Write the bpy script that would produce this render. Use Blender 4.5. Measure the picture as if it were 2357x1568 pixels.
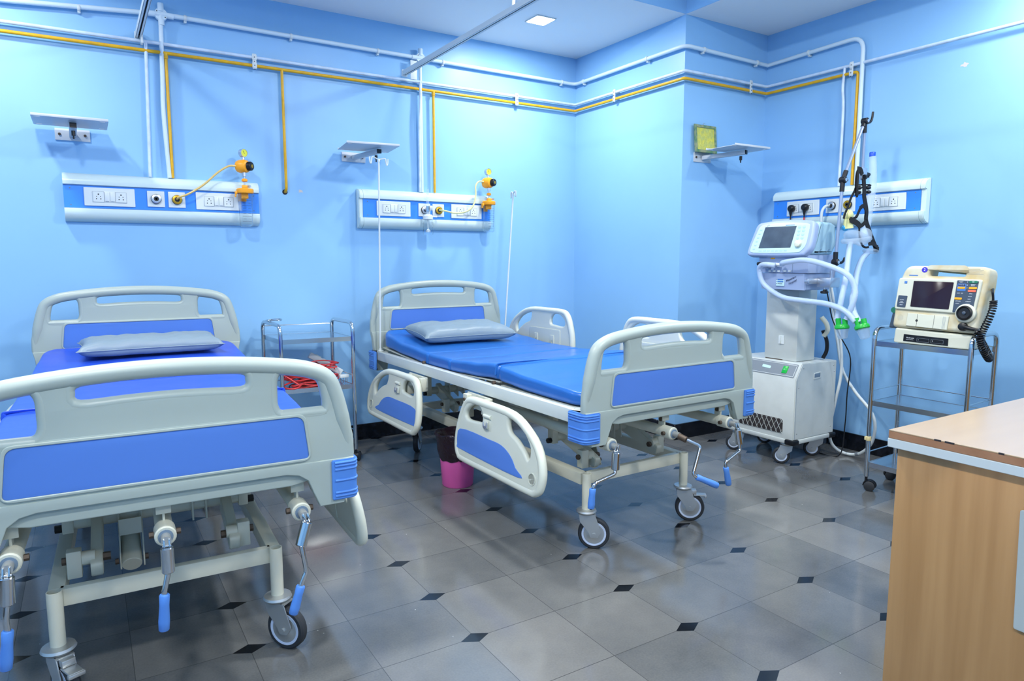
import bpy, bmesh, math, random
from mathutils import Vector, Matrix, noise
random.seed(7)
for o in list(bpy.data.objects): bpy.data.objects.remove(o)
sc = bpy.context.scene
COL = sc.collection
PI = math.pi
# ------------------------------------------------------------------ camera
F_PX, YAW, PITCH, ROLL = 1572.15, math.radians(31.908), math.radians(6.749), math.radians(-0.052)
fw = Vector((math.sin(YAW)*math.cos(PITCH), math.cos(YAW)*math.cos(PITCH), -math.sin(PITCH)))
rt = Vector((math.cos(YAW), -math.sin(YAW), 0)); up = rt.cross(fw)
r2 = math.cos(ROLL)*rt + math.sin(ROLL)*up; u2 = -math.sin(ROLL)*rt + math.cos(ROLL)*up
cd = bpy.data.cameras.new('camera'); cam = bpy.data.objects.new('camera', cd); COL.objects.link(cam)
cd.sensor_width = 36; cd.lens = F_PX/2357*36; cd.clip_start = .02
M = Matrix((r2, u2, -fw)).transposed().to_4x4(); M.translation = Vector((0, -4.3463, 1.2))
cam.matrix_world = M
sc.camera = cam
# ------------------------------------------------------------------ world, lights, exposure
wd = bpy.data.worlds.new('world'); sc.world = wd; wd.use_nodes = True
wd.node_tree.nodes['Background'].inputs[0].default_value = (.75, .87, 1, 1)
wd.node_tree.nodes['Background'].inputs[1].default_value = .25
sc.view_settings.view_transform = 'Standard'; sc.view_settings.look = 'None'
sc.view_settings.exposure = 0.97; sc.view_settings.gamma = 1; sc.view_settings.use_curve_mapping = False
XA, YB, XC, ZC, ZH = 3.286, -1.128, 4.070, 2.720, 2.92
LC = (1.0, .985, .93)
def area(name, loc, sx, sy, power, rot=(0, 0, 0), col=LC):
    l = bpy.data.lights.new(name, 'AREA'); l.shape = 'RECTANGLE'; l.size = sx; l.size_y = sy; l.energy = power; l.color = col
    o = bpy.data.objects.new(name, l); COL.objects.link(o); o.location = loc; o.rotation_euler = rot
    return o
PANELS = [(2.572, -.565, ZC), (-.55, -.565, ZC), (3.72, -3.0, ZC), (3.72, -5.2, ZC)]
COFFER = [(1.9, -2.3, ZH), (-.3, -2.5, ZH), (1.9, -4.3, ZH), (-.3, -4.3, ZH), (1.9, -6.0, ZH), (-.3, -6.0, ZH)]
PW = [10, 8, 9, 9]; CW = [25, 25, 20, 18, 13, 13]
for p, w in zip(PANELS, PW): area('ceiling_lamp_light', (p[0], p[1], p[2]-.012), .13, .13, w)
for p, w in zip(COFFER, CW): area('ceiling_lamp_light', (p[0], p[1], p[2]-.012), .22, .22, w)

# ------------------------------------------------------------------ materials
def srgb(r, g, b):
    f = lambda c: (c/255/12.92) if c/255 <= .04045 else ((c/255+.055)/1.055)**2.4
    return (f(r), f(g), f(b), 1)
def mat(name, col, rough=.5, metal=0., bump=0., bscale=60, var=0., vscale=8, coat=0., emit=None, es=0., trans=0., ior=1.45, alpha=1., spec=.5, var2=None):
    m = bpy.data.materials.new(name); m.use_nodes = True; nt = m.node_tree; b = nt.nodes['Principled BSDF']
    I = b.inputs
    I['Base Color'].default_value = col; I['Roughness'].default_value = rough; I['Metallic'].default_value = metal
    I['Coat Weight'].default_value = coat; I['Transmission Weight'].default_value = trans; I['IOR'].default_value = ior
    I['Alpha'].default_value = alpha; I['Specular IOR Level'].default_value = spec
    if emit: I['Emission Color'].default_value = emit; I['Emission Strength'].default_value = es
    if var or bump or var2:
        tc = nt.nodes.new('ShaderNodeTexCoord')
    if var or var2:
        n = nt.nodes.new('ShaderNodeTexNoise'); n.inputs['Scale'].default_value = vscale; n.inputs['Detail'].default_value = 5
        nt.links.new(tc.outputs['Object'], n.inputs['Vector'])
        r = nt.nodes.new('ShaderNodeValToRGB'); nt.links.new(n.outputs['Fac'], r.inputs[0])
        c2 = var2 if var2 else tuple(c*(1-var) for c in col[:3])+(1,)
        r.color_ramp.elements[0].color = c2; r.color_ramp.elements[0].position = .33
        r.color_ramp.elements[1].color = col; r.color_ramp.elements[1].position = .62
        nt.links.new(r.outputs[0], I['Base Color'])
    if bump:
        n = nt.nodes.new('ShaderNodeTexNoise'); n.inputs['Scale'].default_value = bscale; n.inputs['Detail'].default_value = 4
        nt.links.new(tc.outputs['Object'], n.inputs['Vector'])
        bp = nt.nodes.new('ShaderNodeBump'); bp.inputs['Strength'].default_value = bump; bp.inputs['Distance'].default_value = .01
        nt.links.new(n.outputs['Fac'], bp.inputs['Height']); nt.links.new(bp.outputs[0], I['Normal'])
    return m
WALLC = srgb(143, 193, 237)
m_wall = mat('wall_paint', WALLC, .38, bump=.05, bscale=9, var=.05, vscale=1.6, spec=.35)
m_ceil = mat('ceiling_paint', srgb(240, 240, 240), .7)
m_base = mat('black_granite', srgb(14, 17, 24), .2, var2=srgb(30, 34, 44), vscale=25)
m_grout = mat('pale_grout', srgb(150, 160, 170), .8)
m_abs = mat('grey_white_plastic', srgb(168, 180, 174), .34)
m_rail = mat('cream_plastic', srgb(212, 216, 202), .3)
m_blue = mat('blue_inset', srgb(84, 128, 210), .32)
m_bump = mat('blue_plastic', srgb(80, 134, 214), .35)
m_steel = mat('white_enamel', srgb(208, 215, 211), .35)
m_steel2 = mat('ivory_enamel', srgb(204, 205, 190), .4)
m_chrome = mat('chrome', (.62, .64, .65, 1), .12, 1)
m_inox = mat('stainless', (.62, .65, .67, 1), .16, 1)
m_zinc = mat('zinc_steel', (.55, .57, .57, 1), .38, .8)
m_bolt = mat('rusty_bolt', srgb(84, 72, 62), .5, .35)
m_black = mat('black_plastic', srgb(18, 20, 25), .4)
m_rubber = mat('dark_rubber', srgb(44, 48, 54), .6)
m_tyre = mat('pale_wheel_ring', srgb(190, 205, 230), .4)
m_matt2 = mat('blue_vinyl', srgb(38, 104, 186), .3, bump=.12, bscale=14)
m_matt1 = mat('royal_vinyl', srgb(40, 80, 202), .33, bump=.12, bscale=14)
m_pillow = mat('grey_vinyl', srgb(132, 150, 162), .42, bump=.15, bscale=22)
m_prof = mat('white_profile', srgb(208, 226, 226), .22)
m_strip = mat('azure_strip', srgb(58, 140, 236), .35)
m_plate = mat('white_plate', srgb(218, 226, 228), .3)
m_line = mat('grey_line', srgb(110, 130, 150), .5)
m_hole = mat('dark_hole', srgb(40, 45, 50), .6)
m_yellow = mat('yellow_paint', srgb(226, 174, 24), .35, var2=srgb(214, 160, 24), vscale=30)
m_wpipe = mat('white_pipe_paint', srgb(206, 224, 244), .35, var2=srgb(190, 206, 224), vscale=20)
m_cond = mat('pvc_conduit', srgb(206, 224, 236), .4)
m_brass = mat('brass', srgb(206, 160, 50), .3, .7)
m_orange = mat('orange_plastic', srgb(252, 168, 34), .35)
m_clear = mat('clear_plastic', (.94, .97, 1, 1), .05, trans=1., ior=1.15, alpha=.55)
m_clear2 = mat('frosted_plastic', srgb(225, 238, 250), .3, trans=.6, ior=1.15, alpha=.42)
m_hose = mat('ribbed_clear_hose', srgb(196, 218, 248), .35, alpha=.62)
m_hose2 = mat('clear_ribbed_tube', srgb(206, 226, 250), .3, alpha=.42)
m_tubey = mat('amber_tube', srgb(218, 186, 112), .25, coat=.4)
m_tubew = mat('pale_tube', srgb(214, 214, 150), .25, coat=.4)
m_silver = mat('silver', (.6, .62, .66, 1), .3, .9)
m_shelf = mat('grey_shelf', srgb(200, 206, 212), .35)
m_pink = mat('pink_plastic', srgb(240, 104, 182), .4)
m_bag = mat('black_bin_liner', srgb(36, 22, 34), .18, bump=.6, bscale=35)
m_red = mat('red_cable', srgb(214, 62, 66), .4)
m_white = mat('white_plastic', srgb(212, 220, 222), .35)
m_vent = mat('ventilator_grey', srgb(196, 203, 202), .42, var=.06, vscale=14)
m_vblue = mat('pale_blue_plastic', srgb(160, 196, 214), .3)
m_vlil = mat('lilac_plastic', srgb(156, 174, 208), .35)
m_vpan = mat('keypad_panel', srgb(190, 222, 226), .35)
m_vkey = mat('keypad_key', srgb(172, 206, 226), .4)
m_screen = mat('grey_lcd', srgb(78, 92, 108), .15, var2=srgb(66, 78, 94), vscale=12)
m_lcd = mat('dark_crt', srgb(40, 24, 34), .1)
m_grill = mat('brown_dark', srgb(50, 46, 48), .8)
m_green = mat('green_plastic', srgb(34, 170, 62), .3)
m_gsw = mat('green_switch', srgb(10, 170, 60), .3)
m_ivory = mat('ivory_stained', srgb(208, 206, 186), .45, var2=srgb(198, 176, 124), vscale=9)
m_ivory2 = mat('ivory_clean', srgb(208, 210, 194), .4)
m_key = mat('slate_keypad', srgb(62, 76, 94), .4)
m_amber = mat('amber_key', srgb(240, 170, 30), .4)
m_redk = mat('red_key', srgb(235, 110, 84), .4)
m_gk = mat('green_key', srgb(30, 112, 88), .4)
m_bk = mat('blue_key', srgb(70, 120, 190), .4)
m_nk = mat('navy_key', srgb(30, 46, 88), .4)
m_badge = mat('indigo_badge', srgb(62, 52, 190), .4)
m_text = mat('white_print', srgb(228, 234, 240), .5)
m_ink = mat('dark_ink', srgb(30, 36, 66), .5)
m_gpr = mat('grey_print', srgb(120, 130, 140), .5)
m_deskE = mat('brown_edge', srgb(172, 126, 94), .4, var2=srgb(160, 114, 82), vscale=20)
m_deskW = mat('white_edge', srgb(204, 212, 212), .5)
m_notice = mat('pale_board', srgb(176, 186, 186), .5)
m_tape = mat('tape', srgb(214, 200, 150), .6)
m_led = mat('led_diffuser', (1, 1, 1, 1), .5, emit=(.9, .97, 1, 1), es=14)
m_strapm = mat('black_webbing', srgb(22, 23, 27), .85)
m_cyan = mat('cyan_plastic', srgb(60, 170, 226), .3)
m_cap = mat('cobalt_cap', srgb(20, 80, 200), .35)
m_gauge = mat('yellow_dial', srgb(222, 224, 70), .4)
m_gframe = mat('green_marbled', srgb(84, 128, 92), .5, var2=srgb(160, 158, 126), vscale=34)
m_gold = mat('yellow_foil', srgb(222, 212, 84), .3, .15, bump=.5, bscale=70, var2=srgb(190, 196, 112), vscale=30)
m_rod = mat('alu_rod', srgb(150, 165, 190), .3, .5)

def node_mat_wood():
    m = bpy.data.materials.new('beech_laminate'); m.use_nodes = True; nt = m.node_tree; b = nt.nodes['Principled BSDF']
    tc = nt.nodes.new('ShaderNodeTexCoord'); mp = nt.nodes.new('ShaderNodeMapping'); mp.inputs['Scale'].default_value = (14, 14, .7)
    n = nt.nodes.new('ShaderNodeTexNoise'); n.inputs['Scale'].default_value = 2.2; n.inputs['Detail'].default_value = 7
    r = nt.nodes.new('ShaderNodeValToRGB'); r.color_ramp.elements[0].color = srgb(168, 126, 80); r.color_ramp.elements[0].position = .3
    r.color_ramp.elements[1].color = srgb(186, 144, 96); r.color_ramp.elements[1].position = .7
    L = nt.links.new
    L(tc.outputs['Object'], mp.inputs[0]); L(mp.outputs[0], n.inputs['Vector']); L(n.outputs['Fac'], r.inputs[0]); L(r.outputs[0], b.inputs['Base Color'])
    b.inputs['Roughness'].default_value = .4
    return m
m_wood = node_mat_wood()
def node_mat_top():
    m = bpy.data.materials.new('beech_top'); m.use_nodes = True; nt = m.node_tree; b = nt.nodes['Principled BSDF']
    tc = nt.nodes.new('ShaderNodeTexCoord'); mp = nt.nodes.new('ShaderNodeMapping'); mp.inputs['Scale'].default_value = (.8, 14, 14)
    n = nt.nodes.new('ShaderNodeTexNoise'); n.inputs['Scale'].default_value = 2.; n.inputs['Detail'].default_value = 7
    r = nt.nodes.new('ShaderNodeValToRGB'); r.color_ramp.elements[0].color = srgb(172, 146, 116); r.color_ramp.elements[1].color = srgb(184, 158, 126)
    L = nt.links.new
    L(tc.outputs['Object'], mp.inputs[0]); L(mp.outputs[0], n.inputs['Vector']); L(n.outputs['Fac'], r.inputs[0]); L(r.outputs[0], b.inputs['Base Color'])
    b.inputs['Roughness'].default_value = .28; b.inputs['Coat Weight'].default_value = .5; b.inputs['Coat Roughness'].default_value = .2
    return m
m_top = node_mat_top()
def floor_mat():
    m = bpy.data.materials.new('polished_stone_floor'); m.use_nodes = True; nt = m.node_tree; b = nt.nodes['Principled BSDF']; L = nt.links.new
    def N(op, a, bb=None, c=None):
        n = nt.nodes.new('ShaderNodeMath'); n.operation = op
        for i, x in enumerate((a, bb, c)):
            if x is None: continue
            if isinstance(x, (int, float)): n.inputs[i].default_value = x
            else: L(x, n.inputs[i])
        return n.outputs[0]
    tc = nt.nodes.new('ShaderNodeTexCoord')
    mp = nt.nodes.new('ShaderNodeMapping'); mp.vector_type = 'TEXTURE'
    mp.inputs['Location'].default_value = (.98636-62.37, -3.16506-31.43, 0)
    L(tc.outputs['Object'], mp.inputs[0])
    sx = nt.nodes.new('ShaderNodeSeparateXYZ'); L(mp.outputs[0], sx.inputs[0])
    u = N('DIVIDE', sx.outputs[0], .6237); v = N('DIVIDE', sx.outputs[1], .3143)
    du = N('ABSOLUTE', N('SUBTRACT', u, N('ROUND', u))); dv = N('ABSOLUTE', N('SUBTRACT', v, N('ROUND', v)))
    dia = N('LESS_THAN', N('ADD', N('DIVIDE', du, .083), N('DIVIDE', dv, .09)), 1.0)
    uu = N('MULTIPLY', u, 2.0); duu = N('ABSOLUTE', N('SUBTRACT', uu, N('ROUND', uu)))
    g = N('MAXIMUM', N('LESS_THAN', duu, .0035), N('LESS_THAN', dv, .0042))
    cmb = nt.nodes.new('ShaderNodeCombineXYZ'); L(N('FLOOR', uu), cmb.inputs[0]); L(N('FLOOR', v), cmb.inputs[1])
    wn = nt.nodes.new('ShaderNodeTexWhiteNoise'); L(cmb.outputs[0], wn.inputs['Vector'])
    ns = nt.nodes.new('ShaderNodeTexNoise'); ns.inputs['Scale'].default_value = 3.2; ns.inputs['Detail'].default_value = 8; ns.inputs['Roughness'].default_value = .6
    L(tc.outputs['Object'], ns.inputs['Vector'])
    nf = nt.nodes.new('ShaderNodeTexNoise'); nf.inputs['Scale'].default_value = 160; nf.inputs['Detail'].default_value = 2
    L(tc.outputs['Object'], nf.inputs['Vector'])
    fac = N('ADD', N('ADD', N('MULTIPLY', wn.outputs['Value'], .35), N('MULTIPLY', ns.outputs['Fac'], .75)), N('MULTIPLY', N('SUBTRACT', nf.outputs['Fac'], .5), .25))
    r = nt.nodes.new('ShaderNodeValToRGB'); L(fac, r.inputs[0])
    r.color_ramp.elements[0].position = .25; r.color_ramp.elements[0].color = srgb(80, 84, 88)
    r.color_ramp.elements[1].position = .85; r.color_ramp.elements[1].color = srgb(122, 122, 121)
    mx = nt.nodes.new('ShaderNodeMix'); mx.data_type = 'RGBA'; L(g, mx.inputs[0]); L(r.outputs[0], mx.inputs[6]); mx.inputs[7].default_value = srgb(72, 74, 76)
    mx2 = nt.nodes.new('ShaderNodeMix'); mx2.data_type = 'RGBA'; L(dia, mx2.inputs[0]); L(mx.outputs[2], mx2.inputs[6]); mx2.inputs[7].default_value = srgb(14, 18, 26)
    vo = nt.nodes.new('ShaderNodeTexVoronoi'); vo.inputs['Scale'].default_value = 9; L(tc.outputs['Object'], vo.inputs['Vector'])
    sp = N('LESS_THAN', vo.outputs['Distance'], .022)
    mx3 = nt.nodes.new('ShaderNodeMix'); mx3.data_type = 'RGBA'; L(sp, mx3.inputs[0]); L(mx2.outputs[2], mx3.inputs[6]); mx3.inputs[7].default_value = srgb(170, 172, 168)
    L(mx3.outputs[2], b.inputs['Base Color'])
    ro = N('ADD', N('MULTIPLY', ns.outputs['Fac'], .12), .07); L(ro, b.inputs['Roughness'])
    b.inputs['Specular IOR Level'].default_value = .6
    return m
m_floor = floor_mat()

# ------------------------------------------------------------------ builders
SH = {}
def tag(o, label=None, cat=None, group=None, kind=None):
    if label: o['label'] = label
    if cat: o['category'] = cat
    if group: o['group'] = group
    if kind: o['kind'] = kind
    return o
def thing(name, label, cat, loc=(0, 0, 0), rz=0, group=None, world=False):
    o = bpy.data.objects.new(name, None); COL.objects.link(o); o.location = loc; o.rotation_euler = (0, 0, rz)
    o.empty_display_size = .05
    tag(o, label, cat, group)
    SH[o.name] = Vector(loc) if world else Vector((0, 0, 0))
    return o
def cat_rom(pts, k, closed=False):
    P = [Vector(p) for p in pts]; n = len(P); out = []
    rng = range(n) if closed else range(n-1)
    for i in rng:
        a, b = P[i], P[(i+1) % n]
        p0 = P[(i-1) % n] if (closed or i > 0) else a*2-b
        p3 = P[(i+2) % n] if (closed or i+2 < n) else b*2-a
        for j in range(k):
            t = j/k
            out.append(.5*((2*a)+(-p0+b)*t+(2*p0-5*a+4*b-p3)*t*t+(-p0+3*a-3*b+p3)*t**3))
    if not closed: out.append(P[-1])
    return out
def round_poly(pts, r, k=5):
    out = []; n = len(pts)
    for i in range(n):
        rr = r[i] if isinstance(r, (list, tuple)) else r
        p = Vector(pts[i][:2]); a = Vector(pts[i-1][:2])-p; b = Vector(pts[(i+1) % n][:2])-p
        la, lb = a.length, b.length
        if rr <= 0: out.append(p); continue
        a.normalize(); b.normalize(); ang = math.acos(max(-1, min(1, a.dot(b))))
        d = min(rr/math.tan(ang/2), la*.48, lb*.48)
        s, e = p+a*d, p+b*d
        for j in range(k+1):
            t = j/k; out.append((1-t)**2*s+2*t*(1-t)*p+t*t*e)
    return out
def basis(z):
    z = Vector(z).normalized(); x = Vector((0, 0, 1)).cross(z)
    if x.length < 1e-4: x = Vector((1, 0, 0))
    x.normalize(); return x, z.cross(x), z
class MB:
    def __init__(s): s.bm = bmesh.new()
    def merge(s, b2, M=None):
        if M is not None: b2.transform(M)
        me = bpy.data.meshes.new('t'); b2.to_mesh(me); s.bm.from_mesh(me); bpy.data.meshes.remove(me); b2.free(); return s
    def bx(s, x0, x1, y0, y1, z0, z1, bev=0, seg=2, M=None):
        b = bmesh.new(); bmesh.ops.create_cube(b, size=1)
        b.transform(Matrix.Translation(((x0+x1)/2, (y0+y1)/2, (z0+z1)/2)) @ Matrix.Diagonal((abs(x1-x0), abs(y1-y0), abs(z1-z0), 1)))
        if bev: bmesh.ops.bevel(b, geom=b.edges[:], offset=bev, segments=seg, affect='EDGES', profile=.5)
        return s.merge(b, M)
    def box(s, c, d, bev=0, M=None, seg=2):
        return s.bx(c[0]-d[0]/2, c[0]+d[0]/2, c[1]-d[1]/2, c[1]+d[1]/2, c[2]-d[2]/2, c[2]+d[2]/2, bev, seg, M)
    def bar(s, p, q, w, h, bev=0):
        p, q = Vector(p), Vector(q); x, y, z = basis(q-p); L = (q-p).length
        M = Matrix((x, y, z)).transposed().to_4x4(); M.translation = (p+q)/2
        return s.box((0, 0, 0), (w, h, L), bev, M)
    def lathe(s, prof, o=(0, 0, 0), ax=(0, 0, 1), n=20, cap=True):
        x, y, z = basis(ax); o = Vector(o); rings = []; bm = s.bm
        for r, h in prof:
            rings.append([bm.verts.new(o+z*h+(x*math.cos(2*PI*i/n)+y*math.sin(2*PI*i/n))*max(r, 1e-5)) for i in range(n)])
        for a, b in zip(rings, rings[1:]):
            for i in range(n): bm.faces.new((a[i], a[(i+1) % n], b[(i+1) % n], b[i]))
        if cap:
            bm.faces.new(rings[0][::-1]); bm.faces.new(rings[-1])
        return s
    def cyl(s, p, q, r, rb=None, n=18, bev=0):
        p, q = Vector(p), Vector(q); L = (q-p).length; rb = r if rb is None else rb
        pr = [(r, 0), (rb, L)] if not bev else [(r-bev, 0), (r, bev), (rb, L-bev), (rb-bev, L)]
        return s.lathe(pr, p, q-p, n)
    def tube(s, pts, r, n=10, k=4, closed=False, radf=None, flat=1.0):
        P = cat_rom(pts, k, closed) if k > 1 else [Vector(p) for p in pts]
        bm = s.bm; m = len(P); prev = None; rings = []
        for i, p in enumerate(P):
            t = (P[(i+1) % m]-P[i-1]) if closed else (P[min(i+1, m-1)]-P[max(i-1, 0)])
            if t.length < 1e-9: t = Vector((0, 0, 1))
            t.normalize()
            if prev is None: x, y, _ = basis(t)
            else:
                x = prev-t*prev.dot(t)
                if x.length < 1e-6: x, y, _ = basis(t)
                x.normalize(); y = t.cross(x)
            prev = x
            rr = r if radf is None else radf(i, m)*r
            rings.append([bm.verts.new(p+(x*math.cos(2*PI*j/n)+y*math.sin(2*PI*j/n)*flat)*rr) for j in range(n)])
        for i in range(m if closed else m-1):
            a, b = rings[i], rings[(i+1) % m]
            for j in range(n): bm.faces.new((a[j], a[(j+1) % n], b[(j+1) % n], b[j]))
        if not closed: bm.faces.new(rings[0][::-1]); bm.faces.new(rings[-1])
        return s
    def corr(s, pts, r, pitch=.008, amp=.1, n=12):
        P = cat_rom(pts, 12); D = [0]
        for a, b in zip(P, P[1:]): D.append(D[-1]+(b-a).length)
        T = D[-1]; m = max(8, int(T/pitch*2)); Q = []; j = 0
        for i in range(m+1):
            d = T*i/m
            while j < len(D)-2 and D[j+1] < d: j += 1
            t = (d-D[j])/max(1e-9, D[j+1]-D[j]); Q.append(P[j].lerp(P[j+1], min(1, t)))
        return s.tube(Q, r, n, 1, radf=lambda i, m: 1+amp*(1 if i % 2 else -1))
    def ribbon(s, pts, w, th=.003, wdir=(1, 0, 0), k=4):
        P = cat_rom(pts, k); W = Vector(wdir).normalized(); bm = s.bm; R = []; m = len(P)
        for i, p in enumerate(P):
            t = (P[min(i+1, m-1)]-P[max(i-1, 0)]).normalized(); ww = (W-t*W.dot(t))
            ww = ww.normalized() if ww.length > 1e-4 else basis(t)[0]; nn = t.cross(ww)
            R.append([bm.verts.new(p+ww*a*w/2+nn*b*th/2) for a, b in ((-1, -1), (1, -1), (1, 1), (-1, 1))])
        for a, b in zip(R, R[1:]):
            for j in range(4): bm.faces.new((a[j], a[(j+1) % 4], b[(j+1) % 4], b[j]))
        bm.faces.new(R[0][::-1]); bm.faces.new(R[-1]); return s
    def ball(s, c, r, M=None, u=16, v=10):
        b = bmesh.new(); bmesh.ops.create_uvsphere(b, u_segments=u, v_segments=v, radius=1)
        rr = r if isinstance(r, (tuple, list)) else (r, r, r)
        b.transform(Matrix.Translation(c) @ (M or Matrix.Identity(4)) @ Matrix.Diagonal((*rr, 1)))
        return s.merge(b)
    def prism(s, poly, th, M=None, bev=0):
        "2D polygon (x,y) extruded z 0..th"
        b = bmesh.new(); vs = [b.verts.new((p[0], p[1], 0)) for p in poly]; f = b.faces.new(vs)
        if f.normal.z > 0: f.normal_flip()
        r = bmesh.ops.extrude_face_region(b, geom=[f]); vv = [e for e in r['geom'] if isinstance(e, bmesh.types.BMVert)]
        bmesh.ops.translate(b, verts=vv, vec=(0, 0, th)); bmesh.ops.recalc_face_normals(b, faces=b.faces[:])
        if bev:
            eg = [e for e in b.edges if abs(e.verts[0].co.z-e.verts[1].co.z) < 1e-7]
            bmesh.ops.bevel(b, geom=eg, offset=bev, segments=2, affect='EDGES')
        return s.merge(b, M)
    def plate(s, outer, holes, th, bev, M=None, res=3):
        "2D plate with holes and rounded rims, centred on z=0"
        cu = bpy.data.curves.new('c', 'CURVE'); cu.dimensions = '2D'; cu.fill_mode = 'BOTH'
        cu.extrude = max(0, th/2-bev); cu.bevel_depth = bev; cu.bevel_resolution = res; cu.offset = -bev
        for poly in [outer]+holes:
            sp = cu.splines.new('POLY'); sp.points.add(len(poly)-1)
            for i, p in enumerate(poly): sp.points[i].co = (p[0], p[1], 0, 1)
            sp.use_cyclic_u = True
        ob = bpy.data.objects.new('c', cu); COL.objects.link(ob)
        me = bpy.data.meshes.new_from_object(ob.evaluated_get(bpy.context.evaluated_depsgraph_get()))
        b = bmesh.new(); b.from_mesh(me); bpy.data.objects.remove(ob); bpy.data.curves.remove(cu); bpy.data.meshes.remove(me)
        bmesh.ops.remove_doubles(b, verts=b.verts[:], dist=1e-5)
        return s.merge(b, M)
    def text(s, txt, size, M, th=.0006, align='CENTER', shear=0):
        cu = bpy.data.curves.new('t', 'FONT'); cu.body = txt; cu.size = size; cu.align_x = align; cu.align_y = 'CENTER'; cu.extrude = th; cu.shear = shear
        ob = bpy.data.objects.new('t', cu); COL.objects.link(ob)
        me = bpy.data.meshes.new_from_object(ob.evaluated_get(bpy.context.evaluated_depsgraph_get()))
        b = bmesh.new(); b.from_mesh(me); bpy.data.objects.remove(ob); bpy.data.curves.remove(cu); bpy.data.meshes.remove(me)
        return s.merge(b, M)
    def build(s, name, m, parent=None, ang=38, origin=None):
        sh = Vector((0, 0, 0))
        if parent is not None: sh = SH.get(parent.name, sh)
        elif origin is not None: sh = Vector(origin)
        if sh.length: bmesh.ops.translate(s.bm, verts=s.bm.verts[:], vec=-sh)
        bmesh.ops.recalc_face_normals(s.bm, faces=s.bm.faces[:])
        me = bpy.data.meshes.new(name); s.bm.to_mesh(me); s.bm.free()
        me.shade_smooth(); me.set_sharp_from_angle(angle=math.radians(ang)); me.materials.append(m)
        o = bpy.data.objects.new(name, me); COL.objects.link(o); SH[o.name] = sh
        if parent is not None: o.parent = parent
        elif origin is not None: o.location = sh
        return o
def copy_tree(o, parent=None):
    c = o.copy(); COL.objects.link(c); c.parent = parent; SH[c.name] = SH.get(o.name, Vector((0, 0, 0)))
    for ch in o.children: copy_tree(ch, c)
    return c
def bolts(lst, m, parent, r=.009, n=6, name='bolt'):
    for p, q in lst: MB().cyl(p, q, r, n=n).build(name, m, parent)
def struct(o): o['kind'] = 'structure'; return o
def XZ(y, flip=False):
    "maps plate (x, y, z) to (x, Y, z-up): plate normal along -Y (front)"
    return Matrix(((1, 0, 0, 0), (0, 0, -1, y), (0, 1, 0, 0), (0, 0, 0, 1)))
def YZ(x):
    "plate x -> -Y (to the right seen from -X), plate y -> Z, normal -> -X"
    return Matrix(((0, 0, -1, x), (-1, 0, 0, 0), (0, 1, 0, 0), (0, 0, 0, 1)))

# ------------------------------------------------------------------ room
X0, Y0 = -1.75, -7.2
struct(MB().bx(X0-.1, XC+.1, Y0-.1, .1, -.1, 0).build('floor', m_floor))
ZT = 3.05
struct(MB().bx(X0-.1, XA+.1, 0, .12, 0, ZT).build('wall_back', m_wall))
struct(MB().bx(XA, XC+.12, YB, .12, 0, ZT).build('wall_column', m_wall))
struct(MB().bx(XC, XC+.12, Y0, YB, 0, ZT).build('wall_right', m_wall))
struct(MB().bx(X0-.12, X0, Y0-.1, .1, 0, ZT).build('wall_left', m_wall))
struct(MB().bx(X0-.1, XC+.12, Y0-.12, Y0, 0, ZT).build('wall_front', m_wall))
# ceiling: low soffit round a higher recess
mb = MB()
mb.bx(X0, XA, YB, 0, ZC, ZT); mb.bx(XA, XC, Y0, YB, ZC, ZT)
mb.bx(X0, XA, Y0, YB, ZH, ZT+.02)
struct(mb.build('ceiling', m_ceil))
# recess faces in wall blue
mb = MB()
mb.bx(X0, XA-.003, YB-.004, YB, ZC+.001, ZH); mb.bx(XA-.004, XA, Y0, YB-.004, ZC+.001, ZH)
struct(mb.build('trim_1', m_wall))
H0 = .105
def baseboard(name, a, b, nrm, joints=.6):
    a, b, nrm = Vector(a), Vector(b), Vector(nrm); L = (b-a).length; d = (b-a).normalized(); mb = MB()
    n = max(1, int(L/joints)); 
    for i in range(n):
        p, q = a+d*(L*i/n+.0015), a+d*(L*(i+1)/n-.0015)
        lo = Vector((min(p.x, q.x, (p+nrm*.012).x), min(p.y, q.y, (p+nrm*.012).y), 0)); hi = Vector((max(p.x, q.x, (p+nrm*.012).x), max(p.y, q.y, (p+nrm*.012).y), 0))
        mb.bx(lo.x, hi.x, lo.y, hi.y, 0, H0, .001, 1)
    return struct(mb.build(name, m_base))
baseboard('baseboard_back', (X0, 0, 0), (XA, 0, 0), (0, -1, 0))
baseboard('baseboard_column_side', (XA, 0, 0), (XA, YB-.012, 0), (-1, 0, 0))
baseboard('baseboard_column_front', (XA-.012, YB, 0), (XC, YB, 0), (0, -1, 0))
baseboard('baseboard_right', (XC, YB, 0), (XC, Y0, 0), (-1, 0, 0))
baseboard('baseboard_left', (X0, 0, 0), (X0, Y0, 0), (1, 0, 0))
# ceiling lamps
for i, p in enumerate(PANELS+COFFER):
    s = .067 if i < len(PANELS) else .11
    lab = ['square white ceiling lamp in the low ceiling above the right-hand bed', 'square ceiling lamp in the low ceiling at the far left', 'square ceiling lamp above the monitor trolley', 'square ceiling lamp above the desk'][i] if i < 4 else 'square ceiling lamp in the high ceiling recess'
    t = thing('ceiling_lamp', lab, 'lamp', p, group='square ceiling lamps' if i < 4 else 'lamps in the ceiling recess')
    MB().plate(round_poly([(-s-.008, -s-.008), (s+.008, -s-.008), (s+.008, s+.008), (-s-.008, s+.008)], .01), [round_poly([(-s, -s), (s, -s), (s, s), (-s, s)], .008)], .006, .0015, Matrix.Translation((0, 0, -.003))).build('rim', m_white, t)
    MB().bx(-s, s, -s, s, -.0045, -.002).build('diffuser', m_led, t)

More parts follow.
